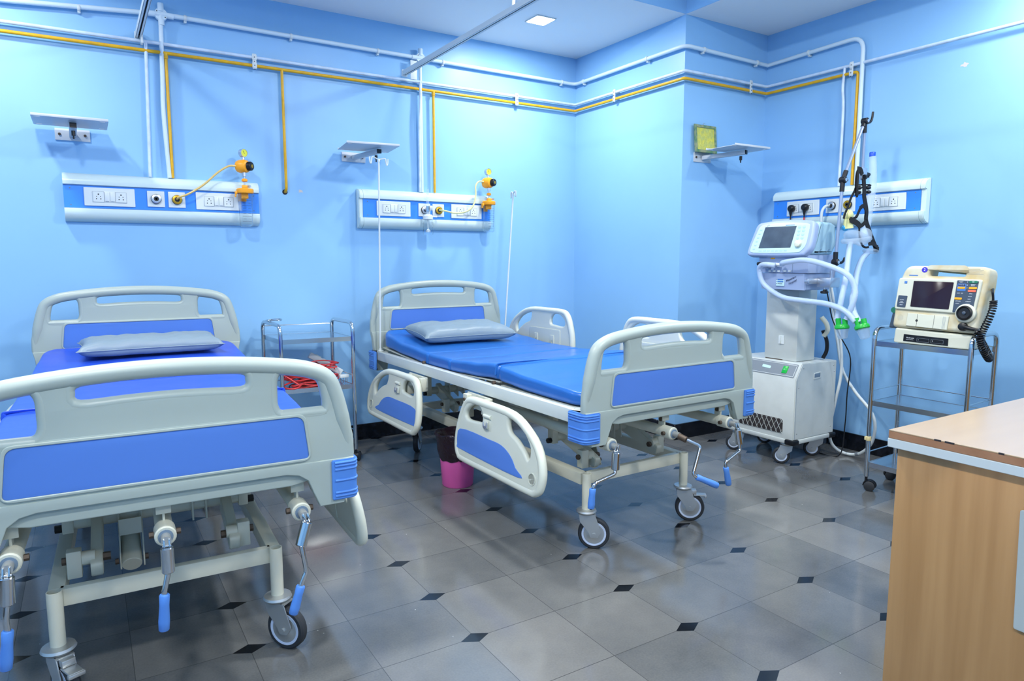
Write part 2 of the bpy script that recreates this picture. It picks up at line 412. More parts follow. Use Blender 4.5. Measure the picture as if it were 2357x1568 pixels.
# ------------------------------------------------------------------ hospital bed (local: x across, y towards the head, z up; origin under the footboard)
def sym(half): return half+[(-a, b) for a, b in half[::-1]]
def board(name, parent, y, dz, legz, ncount):
    "foot or head board; y = front face"
    T = .030
    outer = [(.375, legz-dz), (.43, legz-dz), (.468, .60), (.478, .645), (.476, .70), (.458, .787), (.440, .850), (.417, .888), (.375, .914), (.29, .931), (.15, .945)]
    arch = [(.358, .545-0*dz), (.343, .585), (.318, .603), (.285, .610)]
    outer = [(.373, legz-dz), (.440, legz-dz), (.452, legz-dz+.012)]+outer[2:]
    full = outer+[(0, .951)]+[(-a, b) for a, b in outer[::-1]]+[(-a, b) for a, b in arch]+arch[::-1]
    hole = cat_rom([Vector((a, b, 0)) for a, b in [(.393, .789), (.390, .829), (.378, .866), (.345, .886), (.292, .896), (.272, .880), (.269, .835), (.271, .803), (.290, .786), (.375, .782)]], 4, True)
    hole = [(p.x, p.y) for p in hole]
    slot = cat_rom([Vector((a, b, 0)) for a, b in [(.194, .884), (.180, .902), (.09, .909), (0, .911), (-.09, .909), (-.180, .902), (-.194, .884), (-.182, .864), (-.09, .867), (0, .869), (.09, .867), (.182, .864)]], 4, True)
    slot = [(p.x, p.y) for p in slot]
    M = XZ(y+T/2+.008) ; M = Matrix.Translation((0, 0, dz)) @ M
    mb = MB().plate(full, [hole, [(-a, b) for a, b in hole[::-1]], slot], T, .011, M)
    # thick rounded rim along sides and top
    rim = [(.462, .650), (.456, .70), (.442, .765), (.427, .825), (.408, .868), (.368, .893), (.30, .909), (.15, .925), (0, .930)]
    rim3 = [(a, y+T/2+.008, b+dz) for a, b in rim]; rim3 = rim3+[(-a, yy, b) for a, yy, b in rim3[-2::-1]]
    mb.tube(rim3, .0235, 14, 5, radf=lambda i, m: min(1, .5+min(i, m-1-i)/9*.5))
    # horizontal moulding between holes and panel; raised window rims
    mb.tube([(a, y+T/2+.008, .775+dz) for a in (-.400, -.2, 0, .2, .400)], .0165, 12, 2)
    def rimtube(loop, off, r):
        n = len(loop); A = sum(loop[i][0]*loop[(i+1) % n][1]-loop[(i+1) % n][0]*loop[i][1] for i in range(n)); sg = 1 if A > 0 else -1; q = []
        for i in range(n):
            t_ = (Vector(loop[(i+1) % n])-Vector(loop[i-1])).normalized(); q.append((loop[i][0]+t_.y*off*sg, y+T/2+.008, loop[i][1]-t_.x*off*sg+dz))
        mb.tube(q, r, 10, 1, closed=True)
    for lp in (hole, [(-a, b) for a, b in hole[::-1]]): rimtube(lp, .0125, .0160)
    rimtube(slot, .0120, .0158)
    # lower skirt with its seam ledge
    sk = [(.374, legz-dz), (.442, legz-dz), (.466, .60), (.474, .637)]+[(-.474, .637), (-.466, .60), (-.442, legz-dz), (-.374, legz-dz)]+[(-a, b) for a, b in arch]+arch[::-1]
    mb.plate(sk, [], T+.008, .003, Matrix.Translation((0, 0, dz)) @ XZ(y+T/2+.008))
    # recessed apron below the arch edge
    mb.plate([(-.345, .58), (-.30, .572), (.30, .572), (.345, .58), (.345, .62), (-.345, .62)], [], .02, .004, Matrix.Translation((0, 0, dz)) @ XZ(y+T/2+.014))
    # raised border round the inset
    pan = [(-.348, .650), (.348, .650), (.334, .770), (-.334, .770)]
    ro = round_poly([(-.356, .6425), (.356, .6425), (.341, .7775), (-.341, .7775)], .026); ri = round_poly(pan, [.012, .012, .026, .026])
    mb.plate(ro, [ri], T+.010, .002, Matrix.Translation((0, 0, dz)) @ XZ(y+T/2+.008))
    o = mb.build(name, m_abs, parent)
    MB().plate(round_poly(pan, [.012, .012, .026, .026]), [], T+.003, .001, Matrix.Translation((0, 0, dz)) @ XZ(y+T/2+.008)).build('blue_inset', m_blue, o)
    return o
def bumper(parent, s, y, d):
    "wrap-round corner guard; s = side, d = +1 foot (front at y) / -1 head"
    z0, z1 = .518, .634; mb = MB()
    def path(off):
        pts = [(s*.408, y-off*d), (s*(.455), y-off*d), (s*(.480+off), y+(.028)*d), (s*(.480+off), y+.098*d)]
        return pts
    for off, za, zb in ((.004, z0, z1),):
        poly = round_poly([(s*.408, y+.012*d), (s*.408, y-.004*d), (s*.484, y-.004*d), (s*.484, y+.100*d), (s*.466, y+.100*d), (s*.466, y+.012*d)], [.002, .004, .028, .006, .002, .012], 6)
        b = MB(); b.prism(poly, z1-z0, Matrix.Translation((0, 0, z0)), bev=.003); me = bpy.data.meshes.new('x'); b.bm.to_mesh(me); b.bm.free(); mb.bm.from_mesh(me); bpy.data.meshes.remove(me)
    pp = [(s*.416, y-.004*d), (s*.452, y-.004*d), (s*.474, y+.000*d), (s*.484, y+.020*d), (s*.485, y+.05*d), (s*.485, y+.092*d)]
    for z in (.530, .540, .575, .607, .618, .6265):
        mb.tube([(a, b, z) for a, b in pp], .0035, 8, 4)
    return mb.build('corner_bumper', m_bump, parent)
def side_rail(parent, s, end, raised):
    "end=0 foot rail, end=1 head rail; drawn in (a,h) then placed"
    out = [(.10, 0), (.37, 0), (.655, 0), (.708, .014), (.738, .052), (.746, .10), (.742, .16), (.722, .235), (.69, .295), (.635, .322), (.50, .325), (.264, .318), (.12, .262), (.04, .195), (.005, .11), (.012, .04), (.045, .008)]
    outer = cat_rom([Vector((*p, 0)) for p in out], 4, True); outer = [(p.x, p.y) for p in outer]
    h1 = [(.645, .215), (.66, .25), (.605, .287), (.545, .288), (.515, .262), (.511, .225), (.55, .218)]
    h2 = [(.295, .284), (.279, .232), (.215, .206), (.158, .173), (.118, .143), (.112, .195), (.175, .253), (.25, .282)]
    hl = [(.475, .272), (.395, .272), (.375, .24), (.395, .215), (.475, .215), (.492, .24)]
    H = [[(p.x, p.y) for p in cat_rom([Vector((*q, 0)) for q in h], 4, True)] for h in (h1, h2)]
    pan = [(.175, .055), (.695, .060), (.712, .075), (.700, .155), (.43, .162), (.32, .158), (.245, .13), (.20, .09)]
    pan = [(p.x, p.y) for p in cat_rom([Vector((*q, 0)) for q in pan], 4, True)]
    T = .026
    mb = MB().plate(outer, H, T, .012, None, 4)
    inn = []
    n = len(out)
    for i, p in enumerate(out):
        c = Vector((.38, .15)); v = Vector(p)-c
        # inset along local normal
        a, b = Vector(out[i-1]), Vector(out[(i+1) % n]); t = (b-a).normalized(); nn = Vector((-t.y, t.x)); inn.append((p[0]+nn.x*.017, p[1]+nn.y*.017))
    mb.tube([(a, b, 0) for a, b in inn], .0185, 12, 4, closed=True)
    for h in (h1, h2):
        q = []
        for i, p in enumerate(h):
            a, b = Vector(h[i-1]), Vector(h[(i+1) % len(h)]); t = (b-a).normalized(); nn = Vector((-t.y, t.x)); q.append((p[0]-nn.x*.006, p[1]-nn.y*.006, 0))
    # round emblem and panel border
    mb.lathe([(.026, 0), (.026, .0035), (.0225, .0035), (.0225, .001), (.002, .001)], (.075, .075, T/2-.001), (0, 0, 1), 24)
    mb.plate([(Vector(p)-Vector((.44, .11)))*1.0+Vector((.44, .11)) for p in [(.16, .048), (.71, .048), (.722, .07), (.712, .168), (.43, .176), (.31, .17), (.235, .142), (.185, .1)]], [], T-.002, .004)
    ang = math.radians(7) if not raised else 0
    z0 = .270 if not raised else .590
    u = .512 if not raised else .478
    # matrix: (a,h,n) -> local bed
    if end == 0: ax, o = 1, .14
    else: ax, o = -1, 2.04
    # a -> +-y ; h -> z ; n -> outward (s*x)
    R = Matrix(((0, s*math.sin(ang)*-1, s, 0), (ax, 0, 0, 0), (0, math.cos(ang), 0, 0), (0, 0, 0, 1)))
    R = Matrix.Translation((s*(u+(math.sin(ang)*.325 if ang else 0)), o, z0)) @ R @ Matrix.Translation((.02, 0, 0)) @ Matrix.Diagonal((.97, .955, 1, 1))
    b = mb.bm; b.transform(R)
    if R.determinant() < 0: bmesh.ops.reverse_faces(b, faces=b.faces[:])
    r = mb.build('side_rail', m_rail, parent)
    def sub(mbb, nm, m):
        mbb.bm.transform(R); return mbb.build(nm, m, r)
    sub(MB().plate(pan, [], .006, .001, Matrix.Translation((0, 0, T/2-.001))), 'blue_inset', m_blue)
    # latch: bracket, roller and lever in the small window (seen on the outer face) and backplate inside
    l = MB().box((.455, .235, .004), (.075, .075, .022), .006); l.cyl((.425, .262, .016), (.487, .262, .016), .009, n=12); l.box((.462, .225, .018), (.045, .04, .012), .006)
    sub(l, 'latch', m_rail)
    l = MB().plate([(.436, .214), (.452, .206), (.470, .214), (.474, .236), (.466, .238), (.462, .222), (.448, .222), (.446, .238), (.438, .236)], [], .006, .001, Matrix.Translation((0, 0, .026)))
    sub(l, 'latch_lever', m_silver)
    bp = sub(MB().plate(round_poly([(.28, .02), (.62, .02), (.62, .19), (.28, .19)], .012), [], .004, .0015, Matrix.Translation((0, 0, -.0145))), 'back_plate', m_rail)
    for a in (.36, .54):
        l = MB().plate([(a-.018, .09), (a-.006, .09), (a-.006, .115), (a+.006, .115), (a+.006, .09), (a+.018, .09), (a+.018, .15), (a-.018, .15)], [], .005, .001, Matrix.Translation((0, 0, -.018))); l.bm.transform(R); l.build('back_latch', m_rail, bp)
    return r
def side_mount(parent, s, end):
    c = .79 if end == 0 else 1.46
    mb = MB(); x = s*.475
    mb.bx(s*.462, s*.474, c-.11, c+.11, .52, .575, .003); mb.bx(s*.462, s*.50, c-.105, c-.065, .50, .57, .003); mb.bx(s*.462, s*.50, c+.065, c+.105, .46, .57, .003)
    mb.bx(s*.47, s*.50, c-.08, c+.08, .515, .54, .003)
    o = mb.build('rail_bracket', m_steel2, parent)
    bolts([((s*.498, c+d, .545), (s*.507, c+d, .545)) for d in (-.085, .085)], m_bolt, o, .008); return o
def caster(parent, x, y, rz, R=.066, top=.17, brake=False, nm='caster'):
    Mx = Matrix.Translation((x, y, 0)) @ Matrix.Rotation(rz, 4, 'Z')
    mb = MB()
    mb.lathe([(.022, top), (.040, top-.003), (.043, top-.010), (.036, top-.018), (.030, top-.022)], n=22)
    off = .032
    for sx in (-1, 1):
        poly = round_poly([(-.03, top-.02), (.036, top-.02), (off+.03, R+.01), (off+.014, R-.014), (off-.014, R-.014), (off-.02, R+.004), (-.026, top-.05)], .008)
        mb.prism(poly, .003, Matrix(((0, 0, 1, sx*.021-.0015), (1, 0, 0, 0), (0, 1, 0, 0), (0, 0, 0, 1))))
    mb.bx(-.022, .022, -.03, .040, top-.024, top-.02)
    mb.cyl((-.027, off, R), (.027, off, R), .007, n=8)
    if brake: mb.box((0, .075, top-.045), (.036, .055, .006), .002, Matrix.Rotation(.0, 4, 'X')); mb.box((0, .1, top-.05), (.042, .012, .012), .003); mb.box((0, .045, top-.032), (.034, .03, .02), .003)
    mb.bm.transform(Mx); c = mb.build(nm, m_zinc, parent)
    w = MB().lathe([(R-.016, -.015), (R-.005, -.015), (R, -.009), (R, .009), (R-.005, .015), (R-.016, .015)], (0, off, R), (1, 0, 0), 36); w.bm.transform(Mx); w.build('tyre', m_rubber, c)
    w = MB()
    w.lathe([(.008, -.013), (R-.026, -.013), (R-.022, -.0158), (R-.015, -.0158), (R-.015, .0158), (R-.022, .0158), (R-.026, .013), (.008, .013)], (0, off, R), (1, 0, 0), 36); w.bm.transform(Mx); w.build('wheel_ring', m_tyre, c)
    w = MB()
    for sx in (-1, 1): w.lathe([(R-.0225, 0), (R-.024, sx*.0012), (R-.036, sx*.0005), (R-.042, sx*.0035), (.006, sx*.0035)], (sx*.0145, off, R), (1, 0, 0), 28)
    w.bm.transform(Mx); w.build('hub', m_zinc, c)
    return c
def crank(parent, x, pts, grip, kind):
    "crank handle hanging from a screw tube; pts chrome path, grip = end point"
    j = MB().cyl((x, -.002, .500), (x, -.032, .499), .012, n=14)
    o = j.build('crank_handle', m_zinc, parent)
    if kind != 'stiff':
        p = Vector(pts[0]); q = Vector(pts[1]); d = (q-p).normalized()
        MB().bar((x-.006, -.03, .505), p+Vector((-.006, 0, 0)), .004, .012, .001).bar((x+.006, -.03, .505), p+Vector((.006, 0, 0)), .004, .012, .001).cyl(p+Vector((-.010, 0, .004)), p+Vector((.010, 0, .004)), .003).build('universal_joint', m_chrome, o)
        MB().cyl(p-d*.001, p+d*.064, .0155, n=20, bev=.002).build('sleeve', m_chrome, o)
        path = [tuple(p+d*.06)]+[tuple(v) for v in pts[2:]]
    else:
        MB().cyl((x, -.028, .497), pts[0], .0125, n=16, bev=.001).build('sleeve', m_bolt, o)
        path = pts
    g0, g1 = Vector(grip[0]), Vector(grip[1])
    b = MB(); P = []
    pv = [Vector(v) for v in path]+[g0]
    # rounded bends
    P.append(pv[0])
    for i in range(1, len(pv)-1):
        a = (pv[i-1]-pv[i]); c = (pv[i+1]-pv[i]); ra = min(.012, a.length*.45); rc = min(.012, c.length*.45)
        s_, e_ = pv[i]+a.normalized()*ra, pv[i]+c.normalized()*rc
        for k in range(5): t = k/4; P.append((1-t)**2*s_+2*t*(1-t)*pv[i]+t*t*e_)
    P.append(pv[-1])
    b.tube(P, .0068, 10, 1).build('crank_arm', m_chrome, o)
    d = (g1-g0); L = d.length
    MB().lathe([(.0105, 0), (.0125, .003), (.0115, L*.3), (.0135, L*.75), (.0125, L-.002), (.011, L)], g0, d, 18).build('grip', m_bump, o)
    MB().cyl(g1, g1+d.normalized()*.004, .005, n=8).build('end_bolt', m_bolt, o)
    return o

def hospital_bed(label, loc, rz, rails, cranks):
    t = thing('hospital_bed', label, 'bed', loc, rz, 'adjustable hospital beds')
    YH = 2.150 
    board('footboard', t, 0, 0, .505, 0)
    hb = board('headboard', t, YH-.03, .115, .505, 1)
    for s in (-1, 1):
        bumper(t, s, 0, 1)
        bumper(t, s, YH+.02, -1)
    # deck frame
    mb = MB()
    for s in (-1, 1): mb.bx(s*.425, s*.460, .04, YH-.03, .580, .634, .003)
    mb.bx(-.43, .43, .045, .085, .575, .63, .003); mb.bx(-.43, .43, YH-.09, YH-.05, .58, .63, .003)
    for y in (.70, 1.17, 1.45): mb.bx(-.43, .43, y, y+.03, .59, .615, .002)
    for s in (-1, 1):
        mb.cyl((s*.435, .10, .634), (s*.435, .10, .637), .014, n=16)
    t_frame = mb.build('deck_frame', m_steel, t)
    bolts([((s*.427, y, .641), (s*.442, y, .641)) for s in (-1, 1) for y in (.72, 1.46)], m_bolt, t_frame)
    # deck plates, back section slightly raised
    for (a, za), (c, zc) in (((.08, .632), (.69, .632)), ((.70, .648), (1.16, .628)), ((1.17, .620), (1.44, .620)), ((1.45, .620), (2.09, .657))):
        z = lambda y: za+(zc-za)*(y-a)/(c-a)
        MB().prism([(a, za-.006), (c, zc-.006), (c, zc), (a, za)], .83, Matrix(((0, 0, 1, -.415), (1, 0, 0, 0), (0, 1, 0, 0), (0, 0, 0, 1)))).build('deck_plate', m_steel2, t)
    # hangers below the foot end carrying the crank tubes
    for x in (-.345, -.02, .320):
        yb = 1.0 if abs(x) > .1 else 1.35
        mb = MB().cyl((x, .0, .500), (x, .06, .500), .026, n=22, bev=.003).cyl((x, .05, .500), (x, yb, .505), .0215, n=18)
        o = mb.build('screw_tube', m_steel2, t)
        MB().cyl((x, -.003, .5), (x, .004, .5), .018, n=20).build('tube_collar', m_line, o)
        bolts([((x-.037, .028, .5), (x-.026, .028, .5)), ((x+.026, .028, .5), (x+.037, .028, .5))], m_bolt, o, .0085)
        mb = MB().bx(x-.003, x+.003, .05, .085, .515, .58, .001).bx(x-.018, x+.018, .045, .05, .545, .58, .001)
        o = mb.build('hanger', m_steel2, t)
        bolts([((x+.003, .066, .548), (x+.012, .066, .548)), ((x-.012, .066, .548), (x-.003, .066, .548))], m_bolt, o)
    # base frame on casters
    mb = MB()
    mb.bx(-.275, .275, .235, .262, .268, .317, .003)
    mb.bx(-.275, .275, 1.875, 1.902, .268, .317, .003)
    for s in (-1, 1): mb.bx(s*.262, s*.302, .245, 1.89, .268, .317, .003)
    bf = mb.build('base_frame', m_steel2, t)
    for s in (-1, 1):
        for y in (.225, 1.905):
            MB().plate([(.019*math.cos(k*PI/12), .019*math.sin(k*PI/12)) for k in range(24)], [[(.016*math.cos(k*PI/12), .016*math.sin(k*PI/12)) for k in range(24)]], .155, .001, Matrix.Translation((s*.285, y, .243))).build('leg_post', m_steel2, t)
    caster(t, .285, .225, math.radians(221 if rails == 1 else 229), brake=(rails == 2))
    caster(t, -.285, .225, math.radians(205 if rails == 1 else 231), brake=(rails == 1))
    caster(t, .285, 1.905, math.radians(140)); caster(t, -.285, 1.905, math.radians(-38))
    # lift linkage
    for y0, sg in ((.31, 1), (1.585, 1)):
        for x in (-.24, .205):
            o = MB().bx(x-.018, x+.018, y0-.02, y0+.016, .317, .395, .003).cyl((x+(.018 if x < 0 else -.018), y0, .365), (x+(.05 if x < 0 else -.05), y0, .365), .02, n=18).build('pivot_post', m_steel2, t)
            MB().cyl((x+(-.018 if x < 0 else .018), y0, .365), (x+(-.03 if x < 0 else .03), y0, .365), .011, n=6).build('bolt', m_bolt, o)
        for x in (-.197, .165):
            M_ = Matrix(((0, 0, 1, x-.004), (1, 0, 0, 0), (0, 1, 0, 0), (0, 0, 0, 1)))
            p0 = Vector((y0-.005, .345)); p1 = Vector((y0+sg*.19, .412))
            dd = (p1-p0).normalized(); nn = Vector((-dd.y, dd.x))
            poly = round_poly([p0-dd*.03-nn*.024, p1+dd*.02-nn*.036, p1+dd*.03+nn*.035, p0-dd*.03+nn*.022], .012)
            o = MB().prism(poly, .03 if x < 0 else .03, M_, bev=.002).build('lift_arm', m_steel2, t)
            MB().cyl((x+(.026 if x < 0 else -.004), y0, .36), (x+(.045 if x < 0 else -.024), y0, .36), .012, n=6).build('bolt', m_bolt, o)
        yy = y0+sg*.19
        mb = MB().cyl((-.25, yy, .412), (.22, yy, .412), .0225, n=20)
        for xx in (-.13, -.075, -.03, .075, .115): mb.prism([(yy-.035, .365), (yy+.03, .385), (yy+.035, .45), (yy-.03, .45)], .005, Matrix(((0, 0, 1, xx), (1, 0, 0, 0), (0, 1, 0, 0), (0, 0, 0, 1))))
        mb.build('torsion_tube', m_steel2, t)
        for x in (-.262, .232):
            o = MB().bx(x-.015, x+.015, yy-.025, yy+.015, .385, .583, .003).build('bearing_block', m_steel2, t)
            MB().cyl((x+math.copysign(.015, x), yy-.01, .40), (x+math.copysign(.034, x), yy-.01, .40), .012, n=6).build('bolt', m_black, o)
    # central actuator: yoke plates and cylinder
    mb = MB()
    for x in (-.132, -.070): mb.prism(round_poly([(.385, .275), (.42, .275), (.54, .42), (.53, .455), (.48, .455)], .01), .004, Matrix(((0, 0, 1, x), (1, 0, 0, 0), (0, 1, 0, 0), (0, 0, 0, 1))))
    mb.bx(-.13, -.07, .425, .429, .37, .42); o = mb.build('actuator_yoke', m_steel2, t)
    MB().cyl((-.101, .385, .290), (-.101, .50, .35), .027, n=22, bev=.002).cyl((-.101, .50, .35), (-.101, 1.2, .47), .02, n=18).build('actuator_cylinder', m_steel2, t)
    bolts([((-.145, .41, .298), (-.135, .41, .298)), ((-.066, .41, .298), (-.056, .41, .298))], m_bolt, o)
    # side rails: near pair lowered; far pair per bed
    for s in (-1, 1):
        for e in (0, 1):
            side_rail(t, s, e, raised=(s == 1 and rails == 2)); side_mount(t, s, e)
    for c in cranks: crank(t, *c)
    # square sockets for drip poles at the head corners
    for s in (-1, 1):
        MB().bx(s*.425, s*.455, YH-.095, YH-.06, .634, .642, .002).lathe([(.010, .640), (.010, .652), (.006, .652)], (s*.44, YH-.078, 0), n=12).build('pole_socket', m_steel, t)
    return t
B1, B2 = (.153, -2.463, -.038), (2.002, -2.400, .014)
cr1 = [(-.345, [(-.346, -.036, .484), (-.350, -.038, .40), (-.354, -.040, .385)], ((-.352, -.04, .360), (-.362, -.04, .268)), 'j'),
       (-.02, [(-.020, -.036, .484), (-.020, -.038, .40), (-.030, -.040, .380), (-.032, -.040, .372)], ((-.032, -.04, .366), (-.038, -.04, .272)), 'j'),
       (.32, [(.325, -.036, .482), (.305, -.046, .425), (.309, -.050, .40), (.316, -.052, .350), (.308, -.052, .335)], ((.299, -.052, .312), (.276, -.052, .236)), 'j')]
cr2 = [(-.345, [(-.362, -.040, .484), (-.366, -.042, .41), (-.370, -.046, .406), (-.470, -.052, .390)], ((-.482, -.052, .372), (-.489, -.052, .298)), 'j'),
       (-.02, [(-.012, -.062, .487), (.032, -.095, .462), (-.022, -.110, .362)], ((-.010, -.118, .350), (.070, -.155, .310)), 'stiff'),
       (.32, [(.322, -.040, .478), (.334, -.046, .400), (.334, -.048, .388), (.236, -.052, .352)], ((.240, -.052, .330), (.262, -.052, .250)), 'j')]
bed1 = hospital_bed('grey white adjustable hospital bed in the left foreground, its footboard nearest the camera', (B1[0], B1[1], 0), B1[2], 1, cr1)
bed2 = hospital_bed('grey white adjustable hospital bed behind the pink bin, two side rails hanging and two raised', (B2[0], B2[1], 0), B2[2], 2, cr2)

# ------------------------------------------------------------------ mattresses, pillows, drip poles
def mattress(label, B, m, prof, seams, hw=.425):
    "prof: (y, ztop, zbot) stations"
    x0, y0, rz = B; mb = MB(); bm = mb.bm
    ys = []; y = prof[0][0]
    def ip(y, k):
        for a, b in zip(prof, prof[1:]):
            if a[0] <= y <= b[0]:
                t = (y-a[0])/(b[0]-a[0]); t = t*t*(3-2*t) if True else t; return a[k]+(b[k]-a[k])*t
        return prof[-1][k]
    Y0_, Y1_ = prof[0][0], prof[-1][0]
    st = set([Y0_+i*.02 for i in range(int((Y1_-Y0_)/.02))]+[Y1_, Y0_+.004, Y0_+.010, Y0_+.03, Y1_-.004, Y1_-.01])
    for s_ in seams: st |= {s_-.012, s_-.005, s_, s_+.005, s_+.012}
    rings = []; N = 60
    for y in sorted(st):
        zt, zb = ip(y, 1), ip(y, 2); w = hw
        e = min(y-Y0_, Y1_-y); R = .09
        if e < R: w = hw-R+math.sqrt(max(0, R*R-(R-e)**2))
        r = .02; sq = 0
        if e < .02: sq = (.02-math.sqrt(max(0, .02**2-(.02-e)**2)))
        seam = max([math.exp(-((y-s_)/.006)**2) for s_ in seams] or [0])
        zt2 = zt-sq-.010*seam; zb2 = zb+sq*.6; w -= .010*seam
        ring = []
        for i in range(N):
            a = 2*PI*i/N; c, s = math.cos(a), math.sin(a); ex = .13
            X = w*math.copysign(abs(c)**.10, c) if abs(c) > 1e-6 else 0
            # superellipse by arclength-like sampling
            ring.append((a, c, s))
        # explicit rounded rectangle cross-section
        h = max(.004, (zt2-zb2)/2); zc = (zt2+zb2)/2; r = min(.018, h*.95); pts = []
        nt = 26
        for i in range(nt+1): pts.append((-w+r+(2*w-2*r)*i/nt, zc+h))
        for k in range(1, 5): a = PI/2-k*PI/10; pts.append((w-r+r*math.cos(a), zc+h-r+r*math.sin(a)))
        pts.append((w, zc-h+r))
        for k in range(1, 5): a = -k*PI/10; pts.append((w-r+r*math.cos(a), zc-h+r+r*math.sin(a)))
        for i in range(7): pts.append((w-r-(2*w-2*r)*i/6, zc-h))
        for k in range(1, 5): a = -PI/2-k*PI/10; pts.append((-w+r+r*math.cos(a), zc-h+r+r*math.sin(a)))
        pts.append((-w, zc+h-r))
        for k in range(1, 5): a = PI-k*PI/10; pts.append((-w+r+r*math.cos(a), zc+h-r+r*math.sin(a)))
        row = []
        for X, Z in pts:
            nz = noise.noise(Vector((X*3+x0, y*3, 0)))*.004+noise.noise(Vector((X*11+x0, y*11, 3)))*.0012
            if Z > zc: Z += nz
            row.append(bm.verts.new((X, y, Z)))
        rings.append(row)
    for a, b in zip(rings, rings[1:]):
        n = len(a)
        for i in range(n): bm.faces.new((a[i], a[(i+1) % n], b[(i+1) % n], b[i]))
    bm.faces.new(rings[0][::-1]); bm.faces.new(rings[-1])
    o = mb.build('mattress', m, ang=60); o.location = (x0, y0, 0); o.rotation_euler = (0, 0, rz)
    return tag(o, label, 'mattress', 'vinyl mattresses on the beds')
mt2 = mattress('deep blue vinyl mattress folding in sections, on the bed beside the pink bin', B2, m_matt2,
         [(.075, .688, .638), (.25, .696, .636), (.45, .702, .638), (.66, .716, .648), (.70, .720, .654), (.74, .724, .654), (.95, .706, .640), (1.17, .692, .630), (1.43, .695, .628), (1.75, .712, .645), (2.0, .742, .662), (2.095, .766, .672)], [.70, 1.17, 1.43])
mt1 = mattress('royal blue vinyl mattress on the bed in the left foreground', B1, m_matt1,
         [(.075, .695, .638), (.30, .712, .638), (.66, .722, .648), (.70, .722, .654), (.95, .722, .640), (1.17, .728, .630), (1.43, .738, .628), (1.75, .752, .645), (2.0, .762, .662), (2.095, .770, .672)], [.70, 1.17, 1.43])
# folded seam ridges of the covers
for B, m, par in ((B2, m_matt2, mt2), (B1, m_matt1, mt1)):
    mb = MB()
    z = .724
    mb.tube([(-.424, .716, z-.045), (-.422, .712, z-.008), (-.41, .712, z+.003), (-.30, .716, z+.004), (-.15, .722, z+.001), (0, .726, z-.004)], .010, 10, 5, flat=.6, radf=lambda i, m_: max(.05, 1-i/m_))
    mb.tube([(.424, .716, z-.045), (.422, .712, z-.008), (.41, .712, z+.001), (.30, .718, z+.001), (.15, .724, z-.003)], .008, 10, 5, flat=.6, radf=lambda i, m_: max(.05, 1-i/m_))
    mb.build('cover_fold', m, par)
def pillow(label, B, c, rz, sx, sy, h, tilt, seed):
    bm = bmesh.new(); n, k = 44, 30; V = {}
    for side in (1, -1):
        for i in range(n+1):
            for j in range(k+1):
                if side == -1 and (i in (0, n) or j in (0, k)): V[(side, i, j)] = V[(1, i, j)]; continue
                a, b = 2*i/n-1, 2*j/k-1
                pin = 1-.07*(1-abs(b)**2)*0
                X = a*sx/2*(1-.05*(1-a*a)*0-.045*(1-b*b)*abs(a)**6*0); Y = b*sy/2
                X -= math.copysign(.022*(1-b*b), a)*abs(a)**3; Y -= math.copysign(.016*(1-a*a), b)*abs(b)**3
                f = (max(0, 1-a**6)**.5)*(max(0, 1-b**4)**.5)
                Z = side*h/2*f**.8
                Z += (noise.noise(Vector((X*9, Y*9, seed)))*.010+noise.noise(Vector((X*26, Y*20, seed+4)))*.005)*(f**.6 if f > 0 else 0)*(1 if side == 1 else .3)
                if side == -1: Z = max(Z, -h*.36)
                V[(side, i, j)] = bm.verts.new((X, Y, Z))
    for side in (1, -1):
        for i in range(n):
            for j in range(k):
                q = [V[(side, i, j)], V[(side, i+1, j)], V[(side, i+1, j+1)], V[(side, i, j+1)]]
                if side == -1: q = q[::-1]
                try: bm.faces.new(q)
                except ValueError: pass
    mb = MB(); mb.bm.free(); mb.bm = bm
    o = mb.build('pillow', m_pillow, ang=60)
    x, y, r = B; cc, ss = math.cos(r), math.sin(r)
    o.location = (x+c[0]*cc-c[1]*ss, y+c[0]*ss+c[1]*cc, c[2]); o.rotation_euler = (tilt, 0, r+rz)
    tag(o, label, 'pillow', 'grey vinyl pillows')
    # piped edge seam
    e = MB(); pts = []
    for i in range(n+1): pts.append(V0(i, 0, n, k, sx, sy))
    for j in range(1, k+1): pts.append(V0(n, j, n, k, sx, sy))
    for i in range(n-1, -1, -1): pts.append(V0(i, k, n, k, sx, sy))
    for j in range(k-1, 0, -1): pts.append(V0(0, j, n, k, sx, sy))
    e.tube(pts, .0022, 6, 1, closed=True).build('piped_seam', m_pillow, o)
    return o
def V0(i, j, n, k, sx, sy):
    a, b = 2*i/n-1, 2*j/k-1
    X = a*sx/2-math.copysign(.022*(1-b*b), a)*abs(a)**3; Y = b*sy/2-math.copysign(.016*(1-a*a), b)*abs(b)**3
    return (X, Y, 0)
pillow('grey vinyl pillow on the deep blue mattress by the drip pole', B2, (-.045, 1.76, .768), -.06, .60, .36, .10, .08, 3)
pillow('grey vinyl pillow on the royal blue mattress in front of the left bed\'s headboard', B1, (.03, 1.82, .800), .03, .61, .34, .085, .02, 8)
def iv_pole(label, x, y, z0, z1, lean, hook_ang):
    top = Vector((x+lean[0], y+lean[1], z1))
    o = MB().cyl((x, y, z0), top, .0055, n=12).build('drip_pole', m_white, origin=(x, y, z0))
    tag(o, label, 'drip pole', 'white drip poles on the bed with the deep blue mattress')
    d = Vector((math.cos(hook_ang), math.sin(hook_ang), 0)); mb = MB()
    for s in (-1, 1):
        a = top+d*.05*s
        mb.tube([top, top+d*.02*s+Vector((0, 0, .006)), a+Vector((0, 0, .012)), a+d*.006*s+Vector((0, 0, -.004)), a+d*.012*s+Vector((0, 0, -.026)), a+d*.02*s+Vector((0, 0, -.016)), a+d*.022*s+Vector((0, 0, .012))], .0042, 8, 4)
    mb.lathe([(.007, -.012), (.008, 0), (.004, .006)], top, (0, 0, 1), 10)
    mb.build('drip_hooks', m_white, o)
